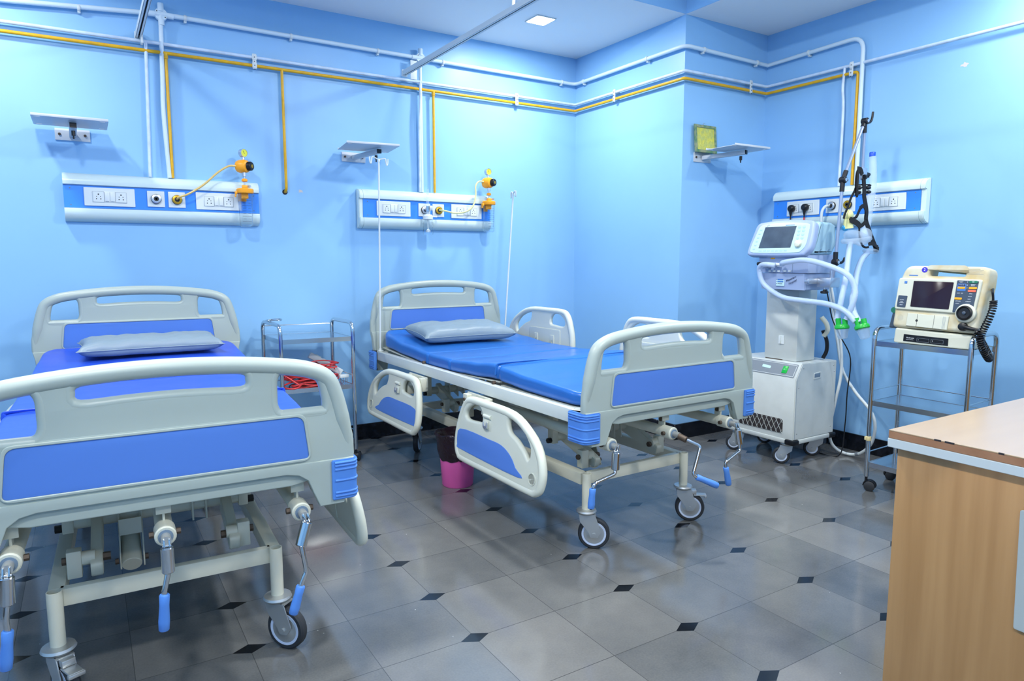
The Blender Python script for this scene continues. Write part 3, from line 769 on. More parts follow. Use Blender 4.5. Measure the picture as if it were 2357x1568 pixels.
def toW(B, u, v): c, s = math.cos(B[2]), math.sin(B[2]); return (B[0]+u*c-v*s, B[1]+u*s+v*c)
px, py = toW(B2, -.44, 2.072); iv_pole('white drip pole with two hooks at the deep blue mattress\'s left head corner', px, py, .645, 1.80, (.018, 0), .35)
px, py = toW(B2, .47, 2.072); iv_pole('white drip pole leaning right at the deep blue mattress\'s far head corner', px, py, .645, 1.65, (.075, 0), 1.25)

# ------------------------------------------------------------------ bed head panels with sockets and gas outlets
def indian_socket(parent, x, z, y, w=.052, h=.055):
    o = MB().plate(round_poly([(x-w/2, z-h/2), (x+w/2, z-h/2), (x+w/2, z+h/2), (x-w/2, z+h/2)], .001), [], .003, .0005, XZ(y)).build('socket', m_plate, parent)
    e = MB()
    for a, b, c, d in ((x-w/2, x+w/2, z+h/2-.0008, z+h/2), (x-w/2, x+w/2, z-h/2, z-h/2+.0008), (x-w/2, x-w/2+.0008, z-h/2, z+h/2), (x+w/2-.0008, x+w/2, z-h/2, z+h/2)): e.bx(a, b, y-.0022, y-.0005, c, d)
    e.build('socket_outline', m_line, o)
    for dx, dz, r in ((0, .013, .0036), (-.009, .002, .0022), (.009, .002, .0022), (-.010, -.011, .0029), (.010, -.011, .0029)):
        MB().cyl((x+dx, y-.0021, z+dz), (x+dx, y-.001, z+dz), r, n=12).build('pin_hole', m_hole, o)
def head_panel(label, loc, rz, L=.97, plugs=False, caps=(True, True), off=0.0):
    t = thing('bed_head_panel', label, 'wall panel', loc, rz, 'bed head panels')
    z0, z1 = 1.402, 1.656
    # outer profile: rounded white covers above and below a blue strip
    def prof(za, zb, sgn):
        pts = []
        if sgn > 0:   # top cover: from strip up and back to wall
            pts = [(-.046, za), (-.062, za+.004), (-.064, za+.02)]+[(-.064+.062*(1-math.cos(k/8*PI/2)), za+.02+(zb-za-.02)*math.sin(k/8*PI/2)) for k in range(1, 9)]+[(0, zb), (0, za)]
        else:
            pts = [(-.046, zb), (-.062, zb-.004), (-.064, zb-.02)]+[(-.064+.062*(1-math.cos(k/8*PI/2)), zb-.02-(zb-za-.02)*math.sin(k/8*PI/2)) for k in range(1, 9)]+[(0, za), (0, zb)]
        return pts
    MM = lambda x: Matrix(((0, 0, 1, x), (1, 0, 0, 0), (0, 1, 0, 0), (0, 0, 0, 1)))
    MB().prism(prof(1.590, z1, 1), L, MM(0)).build('top_cover', m_prof, t)
    MB().prism(prof(z0, 1.474, -1), L, MM(0)).build('bottom_cover', m_prof, t)
    s = MB().bx(.0, L, -.048, -.001, 1.474, 1.590).build('blue_strip', m_strip, t)
    for x in (.03, L-.03):
        for z in (1.489, 1.575): MB().cyl((x, -.0490, z), (x, -.048, z), .0035, n=10).build('screw', m_line, s)
    for k, x in enumerate((0, L)):
        if caps[k]:
            full = prof(1.590, z1, 1)[:-2]; low = prof(z0, 1.474, -1)[:-2]
            poly = [(a-.0015, b) for a, b in low[::-1]]+[(a-.0015, b) for a, b in full]+[(0, z1), (0, z0)]
            xa = x-.028 if k == 0 else x
            MB().prism(poly, .028, MM(xa), bev=.004).build('end_cap', m_prof, t)
    y = -.050
    # five-pin socket plates with two switches
    for x0 in (.09+off, .630+off*1.2):
        W_ = .236 if x0 < .3 else .240; zc = 1.5335
        P = MB().plate(round_poly([(x0, zc-.048), (x0+W_, zc-.048), (x0+W_, zc+.048), (x0, zc+.048)], .004), [], .010, .003, XZ(y-.003)).build('socket_plate', m_plate, t)
        xc = x0+W_/2
        MB().bx(xc-.081, xc+.081, y-.0095, y-.007, zc-.029, zc+.029, .001).build('insert_frame', m_plate, P)
        indian_socket(P, xc-.052, zc, y-.0105); indian_socket(P, xc+.052, zc, y-.0105)
        for sx in (-.0125, .0125):
            o = MB().bx(xc+sx-.0115, xc+sx+.0115, y-.0135, y-.009, zc-.026, zc+.026, .0015).build('rocker_switch', m_plate, P)
            MB().bx(xc+sx-.008, xc+sx+.008, y-.0142, y-.0128, zc-.0235, zc-.0215).build('switch_mark', m_line, o)
    # gas outlets
    for xc, ring in ((.428+off*.4, m_white), (.532+off*.6, m_brass)):
        zc = 1.534
        P = MB().plate(round_poly([(xc-.043, zc-.043), (xc+.043, zc-.043), (xc+.043, zc+.043), (xc-.043, zc+.043)], .003), [], .008, .002, XZ(y-.002)).build('outlet_plate', m_plate, t)
        o = MB().lathe([(.025, 0), (.026, .004), (.026, .014), (.022, .016)], (xc, y-.005, zc), (0, -1, 0), 28).build('outlet_body', m_black, P)
        MB().lathe([(.0245, 0), (.0245, .003), (.021, .0045), (.013, .0045), (.013, .001)], (xc, y-.019, zc), (0, -1, 0), 28).build('colour_ring', ring if ring is m_brass else m_silver, P)
        MB().lathe([(.012, 0), (.012, .002), (.006, .002), (.005, .0005)], (xc, y-.0205, zc), (0, -1, 0), 20).build('outlet_hole', m_hole, P)
    return t
head_panel('white and blue bed head panel above the royal blue mattress', (-.068, 0, 0), 0, .973, caps=(False, False))
head_panel('white and blue bed head panel above the deep blue mattress', (1.548, 0, 0), 0, .945, caps=(True, False), off=-.0)
head_panel('white and blue bed head panel on the right wall behind the ventilator', (XC, -1.272, 0), -PI/2, .97, caps=(False, True), off=.018)

# black plugs in the panel behind the ventilator, with their cables
for k, (yy, z, cabl) in enumerate([(-1.428, 1.528, [(-1.428, 1.49), (-1.430, 1.40), (-1.46, 1.1), (-1.47, .70), (-1.50, .3), (-1.53, .12)]), (-1.529, 1.530, [(-1.529, 1.49), (-1.531, 1.40), (-1.56, 1.1), (-1.60, .8), (-1.66, .35), (-1.68, .14)])]):
    o = MB().lathe([(.021, 0), (.024, .006), (.023, .022), (.014, .034)], (XC-.064, yy, z+.006), (-1, 0, 0), 20)
    o.cyl((XC-.082, yy, z-.004), (XC-.080, yy, z-.042), .012, .006)
    o = o.build('power_plug', m_black, origin=(XC-.07, yy, z))
    tag(o, ['black power plug with black cable, the one nearer the corner', 'black power plug with a red cable marking, farther from the corner'][k], 'plug', 'black power plugs in the right wall panel')
    MB().tube([(XC-.080, a, b) for a, b in cabl], .0042, 8, 5).build('power_cable', m_black, o)
    if k: MB().cyl((XC-.080, -1.529, 1.47), (XC-.080, -1.5305, 1.435), .005, n=10).build('red_cable_mark', m_red, o)

# ------------------------------------------------------------------ pipes
def clips(parent, pts, m, r):
    for p, ax in pts:
        c = MB()
        if ax == 'x': c.lathe([(r+.003, -.007), (r+.0045, -.005), (r+.0045, .005), (r+.003, .007)], p, (1, 0, 0), 14); c.box((p[0], p[1]+.012, p[2]-r-.004), (.014, .026, .014), .003)
        else: c.lathe([(r+.003, -.007), (r+.0045, -.005), (r+.0045, .005), (r+.003, .007)], p, (0, 1, 0), 14); c.box((p[0]+.012, p[1], p[2]-r-.004), (.026, .014, .014), .003)
        c.build('pipe_clip', m, parent)
def corner(P, r):
    "polyline with small bends"
    P = [Vector(p) for p in P]; out = [P[0]]
    for i in range(1, len(P)-1):
        a = P[i-1]-P[i]; c = P[i+1]-P[i]; s_, e_ = P[i]+a.normalized()*min(r, a.length*.45), P[i]+c.normalized()*min(r, c.length*.45)
        for k in range(7): t = k/6; out.append((1-t)**2*s_+2*t*(1-t)*P[i]+t*t*e_)
    out.append(P[-1]); return out
d = .030
# yellow vacuum pipe
zy = 2.326
yp = thing('yellow_gas_pipe', 'thin yellow gas pipe running round the walls with three drops and one stub', 'pipe', (0, 0, 0))
P = [(X0+.03, -d, zy-.012), (.44, -d, zy), (XA-d, -d, zy), (XA-d, YB-d, zy), (XC-d, YB-d, zy), (XC-d, -1.815, zy), (XC-d, -1.815, 1.655)]
MB().tube(corner(P, .022), .0095, 12, 1).build('main_run', m_yellow, yp)
for x, zz in ((.452, 1.655), (2.066, 1.655)): MB().cyl((x, -d, zy), (x, -d, zz), .0085, n=12).cyl((x, -d, zy-.03), (x, -d, zy+.0), .0115, n=12).build('drop_pipe', m_yellow, yp)
MB().tube(corner([(1.073, -d, zy), (1.073, -d, 1.628), (1.073, -.004, 1.612)], .02), .0085, 12, 1).build('stub_pipe', m_yellow, yp)
MB().lathe([(.016, 0), (.015, .001), (.009, .0015)], (1.071, -.0005, 1.612), (0, -1, 0), 20).build('wall_hole', m_hole, yp)
# white gas pipe
zw = 2.372
wp = thing('white_gas_pipe', 'thin white gas pipe running round the walls just above the yellow one', 'pipe', (0, 0, 0))
P = [(X0+.03, -d, zw-.012), (.44, -d, zw), (XA-d, -d, zw), (XA-d, YB-d, zw), (XC-d, YB-d, zw), (XC-d, -3.2, zw), (XC-d, Y0+.03, zw)]
MB().tube(corner(P, .022), .0095, 12, 1).build('main_run', m_wpipe, wp)
MB().cyl((.358, -d, zw), (.340, -d, 1.655), .0085, n=12).build('drop_pipe', m_wpipe, wp)
MB().tube([(1.968, -d-.006, zw), (1.967, -d-.008, 2.25), (1.958, -d-.008, 2.10), (1.958, -d, 1.80), (1.956, -d, 1.655)], .0085, 12, 6).build('drop_pipe', m_wpipe, wp)
MB().tube([(XC-d, -1.727, zw), (XC-d-.004, -1.722, 2.25), (XC-d, -1.730, 2.10), (XC-d, -1.728, 1.655)], .0085, 12, 6).build('drop_pipe', m_wpipe, wp)
# double white brackets
for x, y, ax in ((.917, -d, 'x'), (2.725, -d, 'x'), (XA-d, -.497, 'y'), (3.868, YB-d, 'x'), (XC-d, -1.775, 'y')):
    b = MB()
    for zc in (zw, zy):
        if ax == 'x': b.box((x, y-.010, zc), (.026, .004, .030), .0015); b.box((x, y+.011, zc), (.030, .034, .012), .002)
        else: b.box((x-.010, y, zc), (.004, .026, .030), .0015); b.box((x+.011, y, zc), (.034, .030, .012), .002)
    if ax == 'x': b.box((x, y-.008, (zw+zy)/2), (.022, .003, .085), .001)
    else: b.box((x-.008, y, (zw+zy)/2), (.003, .022, .085), .001)
    o = b.build('double_bracket', m_white, wp)
    for dz in (.0, .022, .046+.0, -.022): 
        p = Vector((x, y-.0125, zy+dz+.0)) if ax == 'x' else Vector((x-.0125, y, zy+dz))
        MB().cyl(p, p+(Vector((0, -.0012, 0)) if ax == 'x' else Vector((-.0012, 0, 0))), .003, n=8).build('bracket_hole', m_hole, o)
# pvc conduit
cp = thing('pvc_conduit', 'thick white electrical conduit near the ceiling with two junction boxes', 'conduit', (0, 0, 0))
zc_ = 2.522; rc = .0125
P = [(X0+.03, -d, 2.452), (-.27, -d, 2.468), (.44, -d, zc_+.006), (XA-d, -d, zc_), (XA-d, YB-d, zc_), (XC-d, YB-d, zc_-.01), (XC-d, -1.838, zc_+.004), (XC-d, -1.838, 2.3), (XC-d, -1.842, 1.655)]
Q = corner(P[:6], .05)+corner(P[5:], .085)[1:]
MB().tube(Q, rc, 14, 1).build('main_run', m_cond, cp)
MB().tube([(.438, -d, zc_), (.430, -d, 2.2), (.425, -d, 2.0), (.437, -d, 1.655)], rc-.001, 14, 6).build('drop_run', m_cond, cp)
MB().cyl((1.975, -d+.004, zc_), (1.975, -d+.004, 1.655), .0100, n=14).build('drop_run', m_cond, cp)
for x in (.440, 1.975):
    o = MB().lathe([(.030, 0), (.033, .004), (.033, .022), (.031, .026)], (x, -.012, zc_+.004), (0, -1, 0), 26).cyl((x, -d, zc_+.02), (x, -d, zc_+.062), .0155).cyl((x, -d, zc_-.02), (x, -d, zc_-.052), .0155).cyl((x-.062, -d, zc_+.001), (x-.03, -d, zc_+.003), .0155).cyl((x+.03, -d, zc_+.003), (x+.062, -d, zc_+.002), .0155).build('junction_box', m_cond, cp)
    for s in (-1, 1): MB().cyl((x+.02*s, -.0395, zc_+.004-s*.014), (x+.02*s, -.038, zc_+.004-s*.014), .003, n=8).build('screw', m_hole, o)
clips(cp, [((x, -d, z), 'x') for x, z in ((.06, 2.49), (.56, 2.527), (1.135, 2.525), (1.68, 2.524), (2.14, 2.522), (3.13, 2.522))]+[((XA-d, y, zc_), 'y') for y in (-.13, -.815)]+[((3.42, YB-d, zc_-.002), 'x'), ((3.93, YB-d, zc_-.008), 'x'), ((XC-d, -1.47, zc_-.003), 'y')], m_white, rc)
MB().tube(corner([(3.87, YB-.004, 2.2), (3.87, YB-.004, 2.2)], .01), .001, 4, 1) if False else None

# ------------------------------------------------------------------ curtain rails
for k, (x, ye, hang) in enumerate(((1.838, -.075, -1.41), (.325, -.012, -1.41))):
    t = thing('curtain_rail', ['white curtain rail running out from the wall above the deep blue mattress', 'white curtain rail running out from the wall above the left bed'][k], 'curtain rail', (x, ye, 2.40), group='white ceiling curtain rails', world=True)
    b = MB()
    zr = 2.40; y2 = -3.6
    b.bx(x-.014, x+.014, y2, ye, zr+.010, zr+.013); 
    for s in (-1, 1): b.bx(x+s*.014-.0015, x+s*.014+.0015, y2, ye, zr-.014, zr+.013, .0); b.bx(x+(.004 if s > 0 else -.014), x+(.014 if s > 0 else -.004), y2, ye, zr-.014, zr-.0115)
    b.build('rail', m_white, t)
    MB().bx(x-.012, x+.012, y2+.01, ye-.002, zr+.004, zr+.0095).build('rail_slot', m_hole, t)
    MB().bx(x-.018, x+.018, ye-.012, ye+.004, zr-.020, zr+.020, .002).build('end_bracket', m_white, t)
    for y in (hang, -2.9): MB().cyl((x, y, zr+.012), (x, y, ZH), .009, n=12).build('hanger_rod', m_white, t)
    if k: MB().box((x+.012, ye-.06, zr-.03), (.010, .05, .05), .002).build('rail_tab', m_white, t)
    else: MB().bx(x+.06, x+.105, -.043, -.040, zr-.02, zr+.10, .001).build('wall_tab', m_white, t)

# ------------------------------------------------------------------ monitor shelves
def monitor_shelf(label, loc, rz, swing, armlen, tc, trot, td):
    t = thing('monitor_shelf', label, 'wall shelf', loc, rz, 'swivelling monitor shelves')
    o = MB().bx(-.078, .078, -.006, 0, -.030, .030, .0015).build('wall_plate', m_shelf, t)
    bolts([((x, -.011, z), (x, -.006, z)) for x, z in ((-.058, 0), (.056, 0))], m_bolt, o, .0065, 12)
    d = Vector((math.sin(swing), -math.cos(swing), 0)); e = Vector((d.y, -d.x, 0))*-1
    p = Vector((0, -.006, -.002)); q = p+d*armlen+Vector((0, 0, .012))
    MB().bar(p, q, .032, .026, .003).build('arm', m_shelf, t)
    MB().cyl(q-d*.03+Vector((0, 0, -.022)), q-d*.03+Vector((0, 0, -.046)), .009, n=12).cyl(q-d*.03+Vector((0, 0, -.040)), q-d*.03+Vector((0, 0, -.062)), .004, n=8).build('lock_screw', m_black, t)
    MB().bar(q, q+d*.006, .030, .024).build('arm_end_plug', m_black, t)
    c = Vector((tc[0], tc[1], q.z+.022)); d = Vector((math.sin(trot), -math.cos(trot), 0)); e = Vector((math.cos(trot), math.sin(trot), 0))
    R = Matrix((e, d, Vector((0, 0, 1)))).transposed().to_4x4(); R.translation = c
    b = MB().plate(round_poly([(-.160, -td), (.160, -td), (.160, td), (-.160, td)], .010), [[(sx*.135+a*.012, sy*(td-.025)+bb*.005) for a, bb in ((-1, -1), (1, -1), (1, 1), (-1, 1))] for sx in (-1, 1) for sy in (-1, 1)], .003, .001, R)
    b.box((0, td-.0015, .005), (.318, .003, .012), .001, R); b.box((0, -td+.0015, .005), (.318, .003, .012), .001, R)
    b.build('tray', m_shelf, t)
    return t
monitor_shelf('grey monitor shelf above the left bed head panel', (-.008, 0, 1.851), 0, .02, .25, (-.004, -.190), 0, .132)
monitor_shelf('grey monitor shelf left of the panel above the deep blue mattress', (1.510, 0, 1.852), 0, .26, .27, (.017, -.225), -.13, .145)
monitor_shelf('grey monitor shelf on the column wall beside the small green picture', (3.462, YB, 1.858), 0, .38, .28, (.085, -.220), -.02, .118)
# small picture standing on the arm plate
t = thing('picture_frame', 'small yellow picture in a marbled green frame on the column wall shelf', 'picture', (3.462, YB-.035, 1.885))
R = Matrix.Translation((0, 0, 0)) @ Matrix.Rotation(math.radians(5), 4, 'X')
b = MB().plate([(-.098, 0), (.098, 0), (.098, .176), (-.098, .176)], [[(-.080, .018), (.080, .018), (.080, .158), (-.080, .158)]], .014, .003, XZ(0)); b.bm.transform(R.inverted()); b.build('frame', m_gframe, t)
b = MB().bx(-.083, .083, -.001, .003, .015, .160); b.bm.transform(R.inverted()); b.build('foil_picture', m_gold, t)
b = MB().tube([(0, .006, .176), (-.008, .006, .186), (0, .006, .192), (.008, .006, .186), (0, .006, .176)], .0012, 6, 3); b.bm.transform(R.inverted()); b.build('hanging_ring', m_zinc, t)

# ------------------------------------------------------------------ suction regulators and flowmeter
def suction(label, x, z, ang, tube, m_t):
    t = thing('suction_regulator', label, 'suction unit', (x, -.11, 0), 0, 'orange wall suction units')
    d = Vector((math.sin(ang), -math.cos(ang), 0)); e = Vector((math.cos(ang), math.sin(ang), 0))
    zb = 1.736
    b = MB().lathe([(.014, -.044), (.032, -.038), (.0375, -.024), (.038, .004), (.034, .020), (.026, .026)], (0, .002, zb), d*.75+e*.5, 26)
    b.build('regulator_body', m_orange, t)
    ax = (d*.75+e*.5).normalized()
    k = Vector((0, .002, zb))+ax*.024
    kn = MB().lathe([(.021, 0), (.024, .003), (.024, .024), (.021, .028), (.012, .028)], k, ax, 24)
    for i in range(16):
        a = 2*PI*i/16; xx, yy, _ = basis(ax); kn.cyl(k+(xx*math.cos(a)+yy*math.sin(a))*.024+ax*.004, k+(xx*math.cos(a)+yy*math.sin(a))*.024+ax*.023, .002, n=6)
    o = kn.build('control_knob', m_black, t)
    MB().lathe([(.010, 0), (.010, .0015), (.0065, .0015)], k+ax*.0275, ax, 18).build('knob_ring', m_brass, o)
    g = Vector((0, .012, zb+.076))
    ax = (d*.95+e*.22).normalized()
    o = MB().lathe([(.020, -.016), (.0235, -.012), (.0245, .008), (.0235, .0125), (.0212, .0125), (.0212, .009)], g, ax, 28).cyl((0, .008, zb+.03), (0, .010, zb+.056), .007).build('gauge', m_silver, t)
    f = MB().lathe([(.0210, 0), (.0210, .0015)], g+ax*.0092, ax, 24).build('gauge_dial', m_gauge, o)
    xx, yy, _ = basis(ax); c = g+ax*.0112
    MB().bar(c-yy*.004+xx*.002, c+yy*.012-xx*.007, .002, .001).build('gauge_needle', m_black, o)
    # stem, cap, lid, jar
    MB().cyl((0, 0, zb-.034), (0, 0, zb-.058), .011, n=14).cyl((0, 0, zb-.055), (0, 0, zb-.115), .0048, n=10).build('stem', m_silver, t)
    MB().lathe([(.010, 0), (.017, .004), (.017, .012), (.011, .018)], (0, 0, 1.648), (0, 0, 1), 18).build('filter_cap', m_orange, t)
    b = MB().lathe([(.045, 0), (.047, .004), (.047, .022), (.043, .026)], (0, 0, 1.583), (0, 0, 1), 30).box((-.002, -.006, 1.618), (.030, .026, .024), .004)
    b.box((-.050, 0, 1.584), (.012, .026, .018), .003).box((-.053, 0, 1.570), (.006, .018, .022), .002); b.bx(-.022, .016, -.012, .012, 1.552, 1.585, .004)
    o = b.build('lid', m_orange, t)
    MB().cyl((.016, -.016, 1.622), (.024, -.030, 1.622), .007, n=12).build('vent_port', m_zinc, o)
    MB().bx(-.014, .014, .040, .060, 1.54, 1.60, .003).build('wall_hook', m_orange, t)
    j = MB().lathe([(.0015, .0), (.030, .0), (.037, .008), (.040, .190), (.0385, .190), (.0355, .010), (.029, .003), (.0015, .003)], (0, 0, 1.393), (0, 0, 1), 30, cap=False).build('jar', m_clear, t)
    r = MB()
    for i in range(10):
        w = .016 if i % 2 else .026
        for s in (-1, 1):
            a0 = -PI/2+s*.55
            r.tube([(.0395*math.cos(a0+u*w/.039-.2*s), .0395*math.sin(a0+u*w/.039-.2*s), 1.42+.015*i) for u in (-.5, 0, .5)], .0007, 4, 1)
    r.build('scale_marks', m_ink, j)
    # hose from the body to the yellow outlet
    MB().tube(tube, .0058, 10, 6).build('suction_tube', m_t, t)
    return t
suction('orange suction unit with clear jar at the right end of the left bed head panel', .818, 0, .25, [(-.045, .0, 1.735), (-.085, -.005, 1.730), (-.145, -.01, 1.690), (-.22, -.015, 1.62), (-.30, -.01, 1.565), (-.345, .005, 1.546), (-.354, .035, 1.537)], m_tubey)
suction('orange suction unit with clear jar on the panel above the deep blue mattress', 2.447, 0, -.12, [(-.043, .0, 1.741), (-.085, -.006, 1.738), (-.112, -.012, 1.705), (-.116, -.02, 1.65), (-.135, -.03, 1.585), (-.17, -.03, 1.543), (-.225, -.03, 1.521), (-.285, -.02, 1.517), (-.34, -.005, 1.528), (-.372, .03, 1.536)], m_tubew)
t = thing('oxygen_flowmeter', 'clear oxygen flowmeter with humidifier bottle on the white outlet', 'flowmeter', (1.975, -.11, 0))
MB().cyl((0, 0, 1.50), (0, 0, 1.668), .0095, n=16).build('flow_tube', m_clear2, t)
MB().cyl((-.0, .055, 1.537), (0, .004, 1.540), .012, n=16).cyl((0, 0, 1.52), (0, 0, 1.556), .0125, n=16).build('connector_body', m_chrome, t)
MB().lathe([(.012, 0), (.017, .003), (.016, .016), (.009, .019)], (.014, -.006, 1.543), (.8, -.6, 0), 18).build('flow_knob', m_white, t)
o = MB().lathe([(.030, 0), (.034, .003), (.034, .024), (.026, .034), (.012, .036)], (0, 0, 1.466), (0, 0, 1), 26).cyl((.03, -.005, 1.488), (.062, -.012, 1.486), .0045, n=10).build('bottle_lid', m_white, t)
MB().lathe([(.0015, 0), (.033, .0), (.034, .10), (.0325, .10), (.0315, .003), (.0015, .003)], (0, 0, 1.366), (0, 0, 1), 26, cap=False).build('humidifier_bottle', m_clear, t)
MB().cyl((0, 0, 1.392), (0, 0, 1.47), .0035, n=8).lathe([(.015, 0), (.0165, .012), (.004, .02)], (0, 0, 1.384), (0, 0, 1), 16).build('diffuser_stem', m_white, t)

# ------------------------------------------------------------------ steel trolleys
def trolley(label, name, FL, FR, BL, BR, shelves, top, group=None, tape=False, casts=None):
    "corner legs given in world xy; FL/FR the long front edge"
    o0 = ((FL[0]+BR[0])/2, (FL[1]+BR[1])/2, 0)
    t = thing(name, label, 'trolley', o0, world=True)
    r = .0115
    for a, b in ((FL, BL), (FR, BR)):
        A, B_ = Vector((*a, 0)), Vector((*b, 0)); Z = Vector((0, 0, 1))
        P = corner([A+Z*.075, A+Z*top, B_+Z*top, B_+Z*.075], .055)
        MB().tube(P, r, 14, 1).build('side_frame', m_chrome, t)
    for i, z in enumerate(shelves):
        poly = [Vector(p) for p in (FL, FR, BR, BL)]; c = sum(poly, Vector((0, 0)))/4
        if (poly[1]-poly[0]).cross(poly[2]-poly[1]) < 0: poly = poly[::-1]
        b = MB().prism([p+(c-p)*.02 for p in poly], .004, Matrix.Translation((0, 0, z-.004)))
        n = 4
        for k in range(n):
            p, q = poly[k]+(c-poly[k])*.02, poly[(k+1) % n]+(c-poly[(k+1) % n])*.02
            d = (q-p).normalized(); nn = Vector((d.y, -d.x))
            if nn.dot(c-p) > 0: nn = -nn
            b.prism([p, q, q+nn*.002, p+nn*.002], .026, Matrix.Translation((0, 0, z-.024)))
        b.build('shelf', m_inox, t)
    b = None
    for i, z in enumerate(shelves):
        zz = z+.055
        for p, q in ((FL, BL), (FR, BR), (BL, BR)):
            if i == 0 and (p, q) != (BL, BR): continue
            MB().cyl((*p, zz), (*q, zz), .003, n=8).build('guard_rail', m_chrome, t)
    for k, p in enumerate((FL, FR, BL, BR)):
        a = (casts or [.5, 1.2, 2.2, -.6])[k]
        v = Vector((math.cos(a), math.sin(a), 0)); w = Vector((-v.y, v.x, 0)); c = Vector((*p, 0))+v*.018+Vector((0, 0, .0265))
        o = MB().cyl((*p, .05), (*p, .085), .007, n=10).build('caster', m_black, t)
        h = MB()
        for s in (-1, 1): h.lathe([(.008, 0), (.024, .0015), (.0265, .006), (.0265, .014), (.022, .017)], c+w*s*.002, w*s, 22)
        h.build('twin_wheel', m_rubber, o)
        MB().tube([c+v*(-math.cos(a_)*.029)+Vector((0, 0, math.sin(a_)*.029)) for a_ in [i*PI/8-.1 for i in range(9)]], .0045, 8, 1, flat=1).ribbon([c+v*(-math.cos(a_)*.030)+Vector((0, 0, math.sin(a_)*.030)) for a_ in [i*PI/8 for i in range(9)]], .034, .003, w).build('wheel_hood', m_black, o)
    if tape:
        MB().lathe([(.0125, 0), (.0135, .002), (.0135, .022), (.0125, .024)], (*FL, .265), (0, 0, 1), 14).box((FL[0]-.010, FL[1]+.008, .277), (.012, .012, .018), .002).build('tape_wrap', m_tape, t)
    return t
trolley('small steel three-shelf trolley between the two beds', 'steel_trolley', (.905, -.445), (1.312, -.470), (.885, -.095), (1.295, -.125), (.752, .468, .135), .835, casts=[2.5, .9, 2, .5])
trolley('steel three-shelf trolley carrying the stained defibrillator', 'steel_trolley', (3.402, -2.385), (3.402, -2.836), (3.690, -2.372), (3.672, -2.822), (.785, .475, .150), .852, tape=True, casts=[-1.2, 1.2, 2.2, -.6])
# wire ring resting on the left trolley's corner
o = MB().tube([(.045*math.cos(a)+.918, .035*math.sin(a)-.24, .850+.002*math.sin(3*a)) for a in [i*PI/6 for i in range(12)]], .0022, 6, 3, closed=True).tube([(.042*math.cos(a)+.925, .036*math.sin(a)-.235, .854+.002*math.sin(2*a)) for a in [i*PI/6 for i in range(12)]], .0018, 6, 3, closed=True).build('wire_loop', m_chrome, origin=(.918, -.24, .85)); tag(o, 'small loop of silver wire on the side frame of the left trolley', 'wire')
# red extension cable heap on the middle shelf
b = MB(); rnd = random.Random(4)
for k in range(19):
    cx, cy = 1.115+rnd.uniform(-.06, .06), -.30+rnd.uniform(-.03, .03); pts = []
    n = 14; ph = rnd.uniform(0, 6); ra, rb = rnd.uniform(.08, .14), rnd.uniform(.05, .085)
    for i in range(n*2):
        a = ph+i*2*PI/n; q = 1+.12*math.sin(2.3*a+k)
        pts.append((cx+ra*q*math.cos(a), cy+rb*q*math.sin(a), .480+.0052*k+.012*math.sin(a*1.5+k)+.014*math.exp(-((i-n)/5)**2)*(k % 3)))
    b.tube(pts, .0036, 6, 4)
b.tube([(1.0, -.43, .49), (.95, -.40, .53), (.93, -.33, .54), (.98, -.28, .52), (1.05, -.30, .52)], .0045, 6, 5).tube([(1.02, -.40, .48), (.98, -.46, .475), (.94, -.45, .475), (.925, -.38, .48), (.98, -.33, .49)], .0045, 6, 5)
rc_ = b.build('red_cable_coil', m_red, origin=(1.1, -.3, .47)); tag(rc_, 'heap of coiled red cable on the left trolley\'s middle shelf', 'cable')
for k in range(9):
    a = rnd.uniform(0, 6); c = Vector((1.10+.10*math.cos(a), -.32+.07*math.sin(a), .525+rnd.uniform(0, .045)))
    MB().bar(c, c+Vector((rnd.uniform(-.02, .02), rnd.uniform(-.02, .02), rnd.uniform(-.01, .01)))+Vector((.006, 0, 0)), .011, .008, .001).build('white_connector', m_white, rc_)
# white power strip leaning on the heap
t = thing('power_strip', 'white power strip leaning among the red cables on the left trolley', 'power strip', (1.22, -.25, .57), world=True)
R = Matrix.Translation((1.205, -.27, .575)) @ Matrix.Rotation(math.radians(33), 4, 'Y') @ Matrix.Rotation(math.radians(-10), 4, 'Z')
MB().box((0, 0, 0), (.22, .055, .036), .005, R).build('strip_body', m_white, t)
for a in (-.06, -.01, .05): MB().box((a, 0, .019), (.034, .04, .006), .002, R).build('strip_socket', m_white, t)
t = thing('white_connector_block', 'white plug block with bare metal pins on the left trolley\'s middle shelf', 'connector', (1.272, -.40, .47), world=True)
MB().bx(1.245, 1.298, -.425, -.39, .505, .522, .002).build('block', m_white, t)
for x in (1.252, 1.268, 1.280, 1.290): MB().cyl((x, -.41, .505), (x, -.41, .471), .0022, n=8).build('pin', m_chrome, t)

# ------------------------------------------------------------------ pink bin
t = thing('waste_bin', 'pink plastic waste bin with black liner on the floor between the beds', 'bin', (1.635, -1.165, 0))
MB().lathe([(.078, 0), (.083, .006), (.099, .24), (.101, .256), (.104, .256), (.104, .262), (.100, .262), (.096, .24), (.080, .010), (.001, .008)], n=36, cap=False).build('bucket', m_pink, t)
bm = bmesh.new(); n = 72; rings = []
prof = [(.092, .150), (.094, .170), (.104, .20), (.106, .24), (.113, .272), (.118, .286), (.108, .291), (.092, .278), (.083, .24), (.070, .12)]
for k, (r, z) in enumerate(prof):
    ring = []
    for i in range(n):
        a = 2*PI*i/n; w = noise.noise(Vector((math.cos(a)*2.2, math.sin(a)*2.2, k*.35)))
        dz = w*.018 if k < 2 else w*.010; rr = r+(.004*noise.noise(Vector((math.cos(a)*7, math.sin(a)*7, k*.5))) if k else 0)+.004
        ring.append(bm.verts.new((rr*math.cos(a), rr*math.sin(a), z+dz)))
    rings.append(ring)
for a, b in zip(rings, rings[1:]):
    for i in range(n): bm.faces.new((a[i], a[(i+1) % n], b[(i+1) % n], b[i]))
